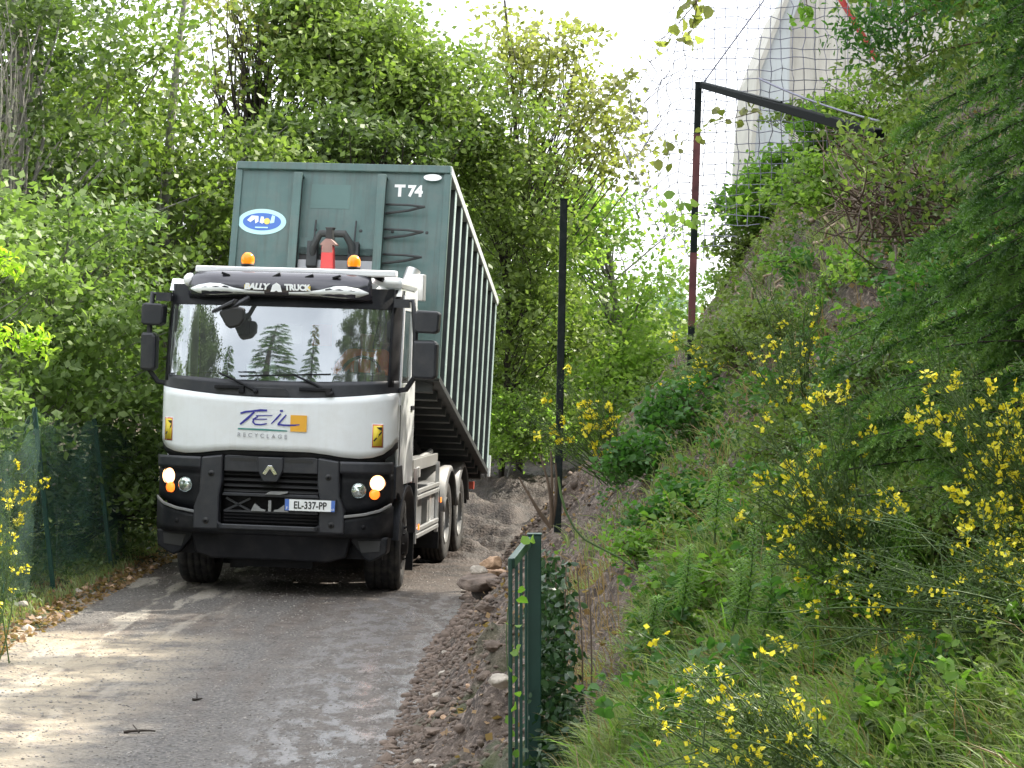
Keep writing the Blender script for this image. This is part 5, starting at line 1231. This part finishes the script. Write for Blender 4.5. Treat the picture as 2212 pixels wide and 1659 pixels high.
# small leaves of the ground cover
def cover(name, n, region, size, m, seed, ok, lift=.10):
    rng = np.random.default_rng(seed); x = rng.uniform(region[0], region[1], n); y = rng.uniform(region[2], region[3], n); k = ok(x, y, rng); x, y = x[k], y[k]
    P = np.stack([x, y, h(x, y) + rng.uniform(0, lift, len(x))], 1)
    V, Fq, rep = leafcards(P, size, up=.9, shape='far', aspect=.8, rng=rng)
    return tag(npmesh(name, V, Fq, m, tint=np.repeat(rng.uniform(0, 1, len(P)), rep)), kind='stuff')
cover("ground_cover", 26000, (.3, 4.5, 6, 21), .042, M['leaf_rich'], 1, lambda x, y, r: (x - edge_right(y) > 1.35) & (vnoise(x * 1.4, y * 1.2, 15) + .25 * r.uniform(size=len(x)) > np.interp(y, [8, 12, 18], [.45, .50, .72])), .16)
cover("verge_cover", 15000, (-7.5, -4.3, 15, 31), .055, M['leaf_dark'], 2, lambda x, y, r: (x < edge_left(y) - .22) & (vnoise(x * 2, y * 1.5, 19) > .35), .22)
cover("leaf_litter", 5200, (-4.95, -4.15, 15, 30), .06, M['dead'], 3, lambda x, y, r: r.uniform(size=len(x)) > .2, .03)
cover("bank_litter", 7000, (-.6, 4.5, 12, 30), .05, M['dead'], 4, lambda x, y, r: x > edge_right(y) + .3, .03)

# stones
ICO = None
def icosphere():
    import bmesh
    b = bmesh.new(); bmesh.ops.create_icosphere(b, subdivisions=1, radius=1); V = np.array([v.co[:] for v in b.verts]); Ff = np.array([[v.index for v in f.verts] for f in b.faces]); b.free(); return V, Ff
IV, IF = icosphere()
def stones_mesh(name, P, S, m, seed, parent=None, off=(0, 0, 0)):
    rng = np.random.default_rng(seed); n = len(P)
    V = IV[None] * (1 + .28 * rng.normal(size=(n, len(IV), 1))) * S[:, None, None] * np.stack([rng.uniform(.7, 1.2, n), rng.uniform(.7, 1.2, n), rng.uniform(.4, .8, n)], 1)[:, None] + P[:, None]
    Fq = (IF[None] + (np.arange(n) * len(IV))[:, None, None]).reshape(-1, 3)
    return npmesh(name, V.reshape(-1, 3) - np.asarray(off), Fq, m, parent)
rg = np.random.default_rng(3)
n = 9000; x = rg.uniform(-4.3, .2, n); y = 12.5 + 14 * rg.uniform(0, 1, n) ** 1.3; k = x < edge_right(y); x, y = x[k], y[k]
M['gravel'] = mat("gravel_stone", (.24, .22, .20), .75, var=.5, scale=6)
tag(stones_mesh("loose_gravel", np.stack([x, y, h(x, y)], 1), rg.uniform(.004, .013, len(x)), M['gravel'], 4), kind='stuff')
n = 6500; y = rg.uniform(10.5, 30, n); x = edge_right(y) + np.abs(rg.normal(size=n)) * .45 - .12
M['rubble'] = mat("rubble_stone", (.15, .112, .088), .9, var=.5, scale=5, bump=.5, bscale=60)
tag(stones_mesh("bank_rubble", np.stack([x, y, h(x, y)], 1), rg.uniform(.008, .034, n) * np.interp(y, [10, 30], [.8, 1.5]) * np.where(rg.uniform(size=n) > .93, 2.0, 1.0), M['rubble'], 5), kind='stuff')
GS = "stones in the spoil along the road"
def clod(seed, sx, sy, sz, flat=.5):
    import bmesh
    rng = np.random.default_rng(seed); b = bmesh.new(); bmesh.ops.create_icosphere(b, subdivisions=4, radius=1)
    V = np.array([v.co[:] for v in b.verts]); Ff = np.array([[v.index for v in f.verts] for f in b.faces]); b.free()
    V[:, 2] = np.minimum(V[:, 2], flat)
    for _ in range(14):                       # chipped facets
        d = unit(rng.normal(size=3)); t = V @ d; c = rng.uniform(.62, .9); k = t > c; V[k] -= d * (t[k] - c)[:, None]
    r = 1 + .16 * (vnoise(V[:, 0] * 3 + V[:, 2] * 2, V[:, 1] * 3 - V[:, 2], seed) - .5) + .14 * (vnoise(V[:, 0] * 9 + V[:, 2] * 6, V[:, 1] * 9 + V[:, 2] * 5, seed + 1) - .5)
    return V * r[:, None] * np.array([sx, sy, sz]), Ff
for i in range(34):
    y = rg.uniform(11.3, 22); x = float(edge_right(y) + rg.uniform(.05, .85)); s = rg.uniform(.022, .055); V, Ff = clod(600 + i, s, s * rg.uniform(.8, 1.4), s * .7, .8)
    o = npmesh("stone", V, Ff, M[('stone', 'rubble', 'stone_tan')[i % 3]]); o.location = (x, y, hz(x, y)); o.rotation_euler = (rg.uniform(-.4, .4), rg.uniform(-.4, .4), i)
    tag(o, "loose stone lying in the brown spoil at the right road edge", "stone", GS)
for i, (px, py, D, s, mm, lab) in enumerate(((1085, 1470, 12.6, .075, 'stone', "big pale grey stone against the left of the gate"), (1062, 1216, 20.6, .11, 'stone_tan', "tan stone on top of the broken road ledge"), (1035, 1232, 20.4, .085, 'stone', "whitish slab beside the tan stone on the ledge"), (1012, 1295, 20.0, .0, 'stone', ""),
        (50, 1305, 20.3, .05, 'stone', "white stone on the left verge at the fence"))):
    if s: V, Ff = clod(640 + i, s, s, s * .7, .8); o = npmesh("stone", V, Ff, M[mm]); p = at(px, py, D); o.location = (p[0], p[1], max(p[2], hz(p[0], p[1])) ); tag(o, lab, "stone")
for i in range(26):
    y = 19.5 + i * .37 + rg.uniform(-.1, .1); x = float(edge_left(y) - .05 + rg.uniform(-.14, .14)); s = rg.uniform(.03, .075)
    o = stones_mesh("verge_stone", np.zeros((1, 3)), np.array([s]), M['stone_tan' if i % 2 else 'stone'], 430 + i); o.location = (x, y, hz(x, y)); tag(o, "brownish stone among leaf litter on the left verge below the fence", "stone", "stones on the left verge")
# broken slab ledge over the washed out road edge
for i, (px, py, D, sx, sy, sz, lab) in enumerate(((1040, 1256, 20.2, .22, .30, .10, "largest jagged slab of broken road edge, overhanging the washed out hollow"), (1065, 1235, 20.8, .14, .2, .05, "jagged slab lying on top of the largest broken slab"), (1075, 1300, 19.4, .10, .14, .06, "broken slab half buried in the spoil just below the largest one"), (1050, 1345, 18.2, .07, .1, .045, "small broken slab low in the spoil heap"))):
    V, Ff = clod(500 + i, sx, sy, sz); p = at(px, py, D)
    o = npmesh("broken_slab", V, Ff, M['rubble'] if i != 1 else M['stone_tan']); z_ = hz(p[0], p[1]); o.location = (p[0], p[1], max(p[2], z_ + .01)) if i < 2 else (p[0], p[1], z_ + .02); o.rotation_euler = (rad(4), rad(-6 + 5 * i), rad(20 * i)); tag(o, lab, "slab", "broken slabs of the road edge", 'thing')
V, Ff = clod(520, .13, .2, .10, 1.0); p = at(1028, 1285, 20.1); o = npmesh("earth_clod", V, Ff, M['bark_dark']); o.location = (p[0] + .06, p[1] + .05, p[2]); tag(o, "dark clod filling in the shade of the hollow under the overhanging slab", "clod", None, 'thing')  # dark colour stands in for the shade of the hollow
GC = "earth clods in the spoil heap"
for i in range(16):
    y = rg.uniform(12.2, 19.5); x = float(edge_right(y) + rg.uniform(.1, .62)); s_ = rg.uniform(.035, .075); V, Ff = clod(530 + i, s_, s_ * 1.2, s_ * .7, .9)
    o = npmesh("earth_clod", V, Ff, M['rubble']); o.location = (x, y, hz(x, y) + s_ * .2); o.rotation_euler = (0, 0, i); tag(o, "brown clod of earth in the spoil heap left of the gate", "clod", GC, 'thing')
# roots on the bare soil
e0 = at(1700, 560, 17)
for i, (a, c, r) in enumerate((((1560, 690), (1655, 590), .022), ((1600, 700), (1690, 585), .018), ((1640, 690), (1700, 600), .022), ((1590, 640), (1680, 560), .014), ((1740, 500), (1840, 470), .022), ((1760, 540), (1860, 500), .016), ((1640, 520), (1720, 440), .02), ((1680, 640), (1740, 560), .016))):
    D = 17.0
    def onbank(px, py):
        for Y in np.arange(9, 26, .05):
            q = W(px, py, Y)
            if hz(q[0], Y) >= q[2]: return np.array(q)
        return np.array(W(px, py, 18))
    A, B = onbank(*a), onbank(*c); mid = [A + (B - A) * t for t in np.linspace(0, 1, 9)]
    mid = np.array([[q[0] + rg.normal() * .02, q[1], hz(q[0], q[1]) + .055] for q in mid])
    e = empty("root", mid[0], (0, 0, 0), "pale bare tree root running down the exposed soil of the bank", "root", "bare roots on the soil slope")
    build_tubes("bark", [(mid, r, r * .5), (curve(mid[4], mid[4] + np.array([.15 * (-1) ** i, -.1, .12]), .2), r * .5, r * .2)], M['root'], e, mid[0])
for i, (px, py, L_) in enumerate(((300, 1583, .20), (425, 1512, .06))):
    D = 2.35 * F / (py - 806); p = at(px, py, D); z_ = hz(p[0], p[1]) + .012; q = np.array([p[0], p[1], z_])
    e = empty("fallen_twig", q, (0, 0, 0), ("longer dark fallen twig lying on the road in the foreground", "short dark bit of twig lying on the road, beyond the longer one")[i], "twig", "fallen twigs on the road")
    build_tubes("bark", [(curve(q - np.array([L_ * .5, 0, 0]), q + np.array([L_ * .5, .05, .0]), .08, 6), .011, .006), (curve(q, q + np.array([-L_ * .3, .12, .03]), .1, 5), .008, .004)], M['bark_dark'], e, q)
# dead twigs at the foot of the tall post
b0 = at(1175, 1130, 19.4)
e = empty("dead_twig", b0, (0, 0, 0), "bare brown forked twigs at the foot of the tall dark post", "twig")
build_tubes("stem", [(curve(at(1190, 1140, 19.4), at(*q, 19.4), .08), .02, .007) for q in ((1120, 1030), (1165, 980), (1190, 975), (1140, 1060), (1200, 1000))], M['stem_brown'], e, b0)

# ---------------------------------------------------------------- fences, posts, gate, net, wall
def post(label, top, bot, w, m, name="fence_post", group=None, parts=None):
    top = Vector(top); bot = Vector(bot); e = empty(name, bot, (0, 0, 0), label, "post", group)
    b = mb(m); b.bar(Vector((0, 0, 0)), top - bot, w, w, up=(0, 1, 0)); o = b.build("shaft", e, bevel=w * .12)
    c = mb(m); d = (top - bot); c.bar(d, d + d.normalized() * .012, w * 1.12, w * 1.12, up=(0, 1, 0)); c.build("cap", e)
    return e
t1 = post("tall dark post standing alone between the bright tree and the yellow broom", at(1218, 432, 20), at(1204, 1150, 20), .068, 'post_black', group="dark net posts")
t2 = post("tall reddish black net post joined to the slanting rail at its top", at(1509, 180, 20), at(1491, 790, 20), .060, 'post_black', group="dark net posts")
for f0, f1 in ((.14, .40), (.56, .82)):
    d = Vector(at(1509, 180, 20)) - Vector(at(1491, 790, 20)); b = mb('post_red'); b.bar(d * f0 + d * .0, d * f1, .0625, .0625, up=(0, 1, 0)); b.build("rust_patch", t2)
    # rust shows on the upper face too
e = empty("net_rail", at(1516, 184, 20), (0, 0, 0), "thick dark rail slanting down to the right from the top of the net post", "rail")
p0, p1 = Vector(at(1516, 184, 20)), Vector(at(1900, 291, 10.8)); b = mb('rail_black'); b.bar(Vector((0, 0, 0)), p1 - p0, .050, .054); b.build("bar", e, bevel=.006)
b = mb('post_black'); b.tube([Vector((0, 0, .03)), (p1 - p0) * .6 + Vector((0, 0, .035))], .008, 6); b.build("tension_wire", e)
# hanging net
def netting():
    rng = np.random.default_rng(12); c = .105
    U = np.arange(0, 27); Vv = np.arange(0, 34)
    Y = 20.6
    def pos(u, v):
        px = 1352 + u * 24.0; py = -120 + v * 22.5
        Yq = Y + .25 * math.sin(u * .35) + .2 * math.sin(v * .3 + 1)
        if u < 7: k = (7 - u) / 7; px += k * 34 * math.sin(v * .22 + .6) + k * k * 30 + k * 14 * math.sin(v * 1.3); py += k * 40 * math.sin(u * .9) + k * 26; Yq += k * .5 * math.sin(v * .5)
        q = W(px, py, Yq)
        return np.array([q[0] + rng.normal() * .009 * (1 + (u < 7) * .8), q[1] + rng.normal() * .03, q[2] + rng.normal() * .009 * (1 + (u < 7) * .8)])
    G = [[pos(u, v) for v in Vv] for u in U]
    paths = []
    def lim(u): return 31 - max(0, u - 7) * .75 - (max(0, 5 - u)) * 1.3
    for i, u in enumerate(U):
        n = int(lim(u)); s = max(0, int((6 - u) * 1.4)) if u < 6 else 0
        if n - s > 2: paths.append((np.array(G[i][s:n]), .0042, .0042))
    for j, v in enumerate(Vv):
        row = [G[i][j] for i, u in enumerate(U) if v < lim(u) and v >= (max(0, int((6 - u) * 1.4)) if u < 6 else 0)]
        if len(row) > 2: paths.append((np.array(row), .0042, .0042))
    b0 = G[8][20]
    e = empty("hanging_net", b0, (0, 0, 0), "wide meshed grey net hanging in the sky behind the slanting rail", "net")
    build_tubes("mesh_cord", paths, M['net'], e, b0, 4)
    # guy cord crossing the net
    build_tubes("guy_cord", [(curve(np.array(at(1520, 178, 20)), np.array(at(1680, -40, 20)), .02, 8), .007, .007), (curve(np.array(at(1640, 170, 19)), np.array(at(1900, 262, 17)), .03, 8, sag=.03), .009, .009)], M['net'], e, b0, 4)
netting()
# concrete wall with sloping parapet far behind the net
Yb = 44.0
pt = lambda px, py: (W(px, py, Yb)[0], W(px, py, Yb)[2])
zb_ = -.5
e = empty("concrete_wall", (pt(1700, 400)[0], Yb, zb_), (0, 0, 0), "tall beige concrete wall with a slanting left edge, behind the net", "wall")
b = mb('concrete'); x1_ = pt(2400, 0)[0]
b.prism([(pt(1690, 0)[0], zb_), (pt(1706, 0)[0], pt(0, 60)[1]), (pt(1785, -160)[0], pt(0, -160)[1]), (pt(1850, -260)[0], pt(0, -260)[1]), (x1_, pt(0, -330)[1]), (x1_, zb_)], Yb, Yb + 3.0)
for px in (1765, 1830, 1885): x_ = pt(px, 0)[0]; b.box(x_ - .03, x_ + .03, Yb - .05, Yb - .002, zb_, pt(0, -60 if px < 1800 else -150)[1])
o = b.build("wall_face", e); o.location = -Vector(e.location)
b = mb('concrete_shade'); b.prism([(pt(1622, 0)[0], zb_), (pt(1624, 0)[0], pt(0, 330)[1]), (pt(1640, 0)[0], pt(0, 150)[1]), (pt(1700, 0)[0], pt(0, 0)[1]), (pt(1760, 0)[0], pt(0, -150)[1]), (pt(1784, 0)[0], pt(0, -158)[1]), (pt(1705, 0)[0], pt(0, 60)[1]), (pt(1689, 0)[0], zb_)], Yb - .15, Yb + 3.2)
o = b.build("wall_return", e); o.location = -Vector(e.location)
b = mb('concrete'); b.prism([(pt(1617, 0)[0], zb_), (pt(1618, 0)[0], pt(0, 330)[1]), (pt(1634, 0)[0], pt(0, 146)[1]), (pt(1696, 0)[0], pt(0, -8)[1]), (pt(1704, 0)[0], pt(0, -2)[1]), (pt(1642, 0)[0], pt(0, 152)[1]), (pt(1627, 0)[0], pt(0, 332)[1]), (pt(1626, 0)[0], zb_)], Yb - .25, Yb + 3.4)
o = b.build("coping", e); o.location = -Vector(e.location)
e = empty("red_pipe", W(1895, 130, 24), (0, 0, 0), "thin red pipe slanting across the concrete wall near the spruce", "pipe")
b = mb('trim_red'); b.tube([Vector((0, 0, 0)), W(1800, -30, 24) - W(1895, 130, 24), W(1740, -150, 24) - W(1895, 130, 24)], .034, 10); b.build("tube", e)

# green gate leaf seen nearly edge on
e = empty("metal_gate", (.10, 10.5, .0), (0, 0, 0), "dark green tubular metal gate leaf seen almost edge on at the bottom centre", "gate")
P1 = Vector((.107, 10.5, 0)); P2 = Vector((.005, 9.25, 0))
b = mb('fence'); b.box(.075 - .0, .140, 10.47, 10.535, -.6, 1.575); b.box(.071, .144, 10.466, 10.539, 1.575, 1.583); o = b.build("gate_post", e, bevel=.005); o.location = -Vector(e.location)
b = mb('fence'); b.bar((.078, 10.46, 1.545), (-.003, 9.27, 1.545), .03, .045); b.bar((.078, 10.46, .12), (-.003, 9.27, .12), .03, .045)
b.box(-.016, .002, 9.25, 9.27, -.5, 1.568); b.box(.060, .074, 10.42, 10.44, -.5, 1.560); o = b.build("gate_frame", e, bevel=.004); o.location = -Vector(e.location)
for t in (.36, .70):
    q = Vector((.065, 10.42, 0)).lerp(Vector((.0, 9.29, 0)), t)
    b = mb('fence'); b.bar((q.x, q.y, .10), (q.x, q.y, 1.53), .014); o = b.build("bar", e); o.location = -Vector(e.location)
# vine on the gate
rg = np.random.default_rng(9); e = empty("climbing_vine", (.03, 9.6, .4), (0, 0, 0), "fresh green vine leaves twining up the bars of the gate", "vine")
LP = np.array([at(px, py, 9.6) for px, py in ((1103, 1330), (1118, 1335), (1105, 1378), (1122, 1372), (1112, 1400), (1102, 1420), (1106, 1450), (1118, 1470), (1112, 1500), (1104, 1530), (1124, 1250), (1128, 1275), (1106, 1560), (1116, 1600), (1108, 1630), (1135, 1155), (1150, 1148), (1110, 1440), (1114, 1385))]) + rg.normal(size=(19, 3)) * np.array([.004, .08, .004]) + np.array([0, -.35, 0])
build_leaves("foliage", LP, .042, M['leaf_fresh'], e, e.location, up=.0, shape='near', aspect=.85, rng=rg)
build_tubes("stem", [(np.array([(-.012 + .012 * math.sin(z * 9), 9.28 + .02 * math.cos(z * 9), z) for z in np.linspace(.3, 1.5, 30)]), .003, .002)], M['stem'], e, e.location)
e = empty("bramble_runner", at(1215, 1175, 11), (0, 0, 0), "arching pale green runner bending from the dark post towards the gate", "runner")
build_tubes("stem", [(np.array([at(*q, 11.5) for q in ((1206, 1030), (1212, 1070), (1222, 1105), (1240, 1140), (1262, 1165), (1290, 1180), (1340, 1205), (1385, 1240))]), .007, .005)], M['stem'], e, e.location)

# left wire fence with screening mesh: three leaning posts
Gf = "green fence posts on the left verge"
def wirefence():
    e = empty("mesh_fence", (-4.9, 22.5, 0), (0, 0, 0), "sagging dark green wire fence with posts on the left verge", "fence")
    PT = [(at(-70, 1010, 18.6), at(-60, 1420, 18.4)), (at(-6, 1130, 20.2), at(8, 1345, 20.1)), (at(74, 880, 22.3), at(118, 1278, 22.2)), (at(203, 900, 25.0), at(243, 1228, 24.9)), (at(330, 930, 28.5), at(352, 1180, 28.4))]
    off = np.array(e.location)
    for t, bt in PT[1:]:
        b = mb('fence'); b.bar(Vector(bt) - e.location - Vector((0, 0, .1)), Vector(t) - e.location, .045, .045); b.build("post", e, bevel=.004)
    rng = np.random.default_rng(2)
    for (t0, b0), (t1, b1) in zip(PT[:-1], PT[1:]):
        t0, b0, t1, b1 = map(np.array, (t0, b0, t1, b1)); paths = []
        L = np.linalg.norm(b1 - b0); nu = int(L / .05); nv = 20
        if t0[2] < 1.5: t0 = b0 + (t1 - b1)
        G = np.zeros((nu + 1, nv + 1, 3))
        for i in range(nu + 1):
            u = i / nu
            for j in range(nv + 1):
                v = j / nv; p = (b0 * (1 - u) + b1 * u) * (1 - v) + (t0 * (1 - u) + t1 * u) * v
                s = math.sin(u * PI); p = p + np.array([.10 * s * math.sin(v * 5 + L), 0, -.14 * s * v * v + .02 * math.sin(u * 23 + v * 9)])
                G[i, j] = p
        for i in range(nu + 1): paths.append((G[i], .0022, .0022))
        for j in range(nv + 1): paths.append((G[:, j], .0022 if j % 7 else .006, .0022 if j % 7 else .006))
        build_tubes("wire_panel", paths, M['fence'], e, off, 3)
wirefence()
# screening cloth draped over the left panels of the fence (see-through weave)
sm = bpy.data.materials.new("screen_cloth"); sm.use_nodes = True; N_, L_ = nodes(sm); pB = N_['Principled BSDF']; pB.inputs['Base Color'].default_value = (.018, .060, .044, 1); pB.inputs['Roughness'].default_value = .7
tb = N_.new("ShaderNodeBsdfTransparent"); mxs = N_.new("ShaderNodeMixShader"); tcs = N_.new("ShaderNodeTexCoord"); nn = N_.new("ShaderNodeTexNoise"); nn.inputs['Scale'].default_value = 3.0; nn.inputs['Detail'].default_value = 6
mrs = N_.new("ShaderNodeMapRange"); mrs.inputs['From Min'].default_value = .3; mrs.inputs['From Max'].default_value = .7; mrs.inputs['To Min'].default_value = .10; mrs.inputs['To Max'].default_value = .58
L_.new(tcs.outputs['Object'], nn.inputs['Vector']); L_.new(nn.outputs['Fac'], mrs.inputs[0]); L_.new(mrs.outputs[0], mxs.inputs[0]); L_.new(tb.outputs[0], mxs.inputs[1]); L_.new(pB.outputs[0], mxs.inputs[2]); L_.new(mxs.outputs[0], N_['Material Output'].inputs['Surface'])
M['cloth'] = sm
def cloth(A, B, C, D, nu, nv, seed):
    rng = np.random.default_rng(seed); A, B, C, D = map(np.array, (A, B, C, D)); P = []
    for j in range(nv + 1):
        v = j / nv; P.append([])
        for i in range(nu + 1):
            u = i / nu; p = (A * (1 - u) + B * u) * (1 - v) + (D * (1 - u) + C * u) * v
            p = p + np.array([.05 * math.sin(u * 9 + v * 3), .12 * math.sin(u * 14 + v * 2), (-.10 * math.sin(u * PI) + .05 * math.sin(u * 17)) * (1 - v)]); P[-1].append(tuple(p))
    return P
e = empty("windbreak_cloth", at(60, 1000, 22), (0, 0, 0), "torn translucent green windbreak cloth hanging on the left fence", "cloth")
b = mb('cloth'); b.grid(cloth(at(-40, 1010, 19.6), at(80, 915, 22.15), at(112, 1230, 22.1), at(-30, 1340, 19.7), 26, 14, 1)); b.grid(cloth(at(84, 925, 22.2), at(208, 905, 24.8), at(238, 1180, 24.7), at(116, 1235, 22.1), 26, 14, 2))
o = b.build("sheet", e); o.location = -Vector(e.location)

# overhanging sunlit sprigs and hanging leaves close to the camera
def sprig(name, label, pts, D, n, size, m, seed, cat="branch", droop=.3, sp=.02, bark='stem_brown', shape='near', aspect=.5, group=None):
    rng = np.random.default_rng(seed); pts = [np.array(at(*q, D)) for q in pts]; base = pts[0]
    e = empty(name, base, (0, 0, 0), label, cat, group)
    P = np.concatenate([pts[i] + (pts[i + 1] - pts[i]) * np.linspace(0, 1, 8)[:, None] for i in range(len(pts) - 1)])
    build_tubes("twig", [(P, .004, .0015)], M[bark], e, base, 5)
    Q = P[rng.integers(0, len(P), n)] + rng.normal(size=(n, 3)) * sp
    build_leaves("foliage", Q, size, m, e, base, up=.3, droop=droop, shape=shape, aspect=aspect, rng=rng); return e
sprig("overhanging_branch", "sunlit lime branch tip at the left edge, the lower of two", [(-260, 690), (-60, 715), (60, 735), (100, 745)], 7.5, 240, .038, M['leaf_lime'], 1, sp=.026, aspect=.3, group="sunlit branches at the left edge")
sprig("overhanging_branch", "sunlit lime branch tip at the left edge, the upper of two", [(-260, 520), (-40, 545), (20, 560), (35, 590)], 7.5, 150, .036, M['leaf_lime'], 2, sp=.024, aspect=.3, group="sunlit branches at the left edge")
sprig("hanging_twig", "olive leaves on a twig hanging in from the top edge beside the net", [(1560, -60), (1500, 10), (1470, 45), (1440, 75), (1405, 108)], 12, 22, .075, M['leaf_beech'], 3, sp=.045, aspect=.8, group="leafy twigs against the white sky")
sprig("hanging_twig", "olive leaves reaching down from the top edge just right of the first hanging twig", [(1500, -40), (1505, 20), (1495, 60), (1490, 90)], 12, 12, .07, M['leaf_beech'], 4, sp=.03, aspect=.8, group="leafy twigs against the white sky")
sprig("hanging_twig", "olive leafy twig beside the upper half of the net post", [(1640, 240), (1560, 262), (1510, 285), (1450, 320), (1430, 345)], 17, 34, .075, M['leaf_beech'], 5, sp=.06, aspect=.8, group="leafy twigs against the white sky")
sprig("hanging_twig", "green leafy twig crossing the middle of the net post", [(1640, 430), (1570, 455), (1500, 470), (1440, 450)], 17, 44, .075, M['leaf_bright'], 6, sp=.06, aspect=.8, group="leafy twigs against the white sky")
sprig("hanging_twig", "short green twig hanging before the concrete wall at the top edge", [(1740, -60), (1742, 0), (1745, 35), (1735, 45)], 13, 40, .05, M['leaf_fresh'], 7, sp=.045, aspect=.6, group="leafy twigs against the white sky")
sprig("thicket", "tangle of dark brown twigs and small leaves where the rail meets the spruce", [(1830, 300), (1880, 350), (1930, 330), (1990, 380), (1960, 450), (2040, 480)], 10.2, 700, .036, M['leaf_mid'], 8, cat="thicket", sp=.13, aspect=.6)
e = empty("twig_tangle", at(1900, 380, 10.6), (0, 0, 0), "dark tangle of bare brown twigs on the crest under the rail", "twigs")
rg = np.random.default_rng(77); build_tubes("stem", [(curve(at(1960 + rg.uniform(-120, 120), 470 + rg.uniform(-80, 60), 10.6 + rg.uniform(-.5, .5)), at(1900 + rg.uniform(-150, 150), 330 + rg.uniform(-60, 190), 10.6 + rg.uniform(-.5, .5)), .2), .006, .002) for _ in range(130)], M['stem_brown'], e, e.location)
sprig("overhanging_branch", "dark spruce-like leafy branch in the top right before the concrete wall", [(2100, -30), (2000, 20), (1930, 60), (1880, 70), (1840, 62)], 8.5, 900, .035, M['leaf_rich'], 9, sp=.07, aspect=.3)
sprig("overhanging_branch", "second leafy branch in the top right, below the first and across the wall", [(2120, 90), (2020, 110), (1950, 150), (1905, 175)], 8.6, 700, .034, M['leaf_mid'], 10, sp=.07, aspect=.4)
# grass stalks bottom right
e = empty("bare_stalk", at(2080, 1600, 6.8), (0, 0, 0), "three thin greenish stalks crossing the lower right corner", "stalk")
build_tubes("stem", [(np.array([at(*q, 6.8) for q in pp]), .003, .0015) for pp in (((2160, 1640), (2060, 1500), (1990, 1410), (1940, 1370)), ((2130, 1640), (2070, 1560), (2000, 1470), (1940, 1390)), ((2110, 1450), (2060, 1350), (2040, 1250), (2030, 1180)))], M['stem'], e, e.location)
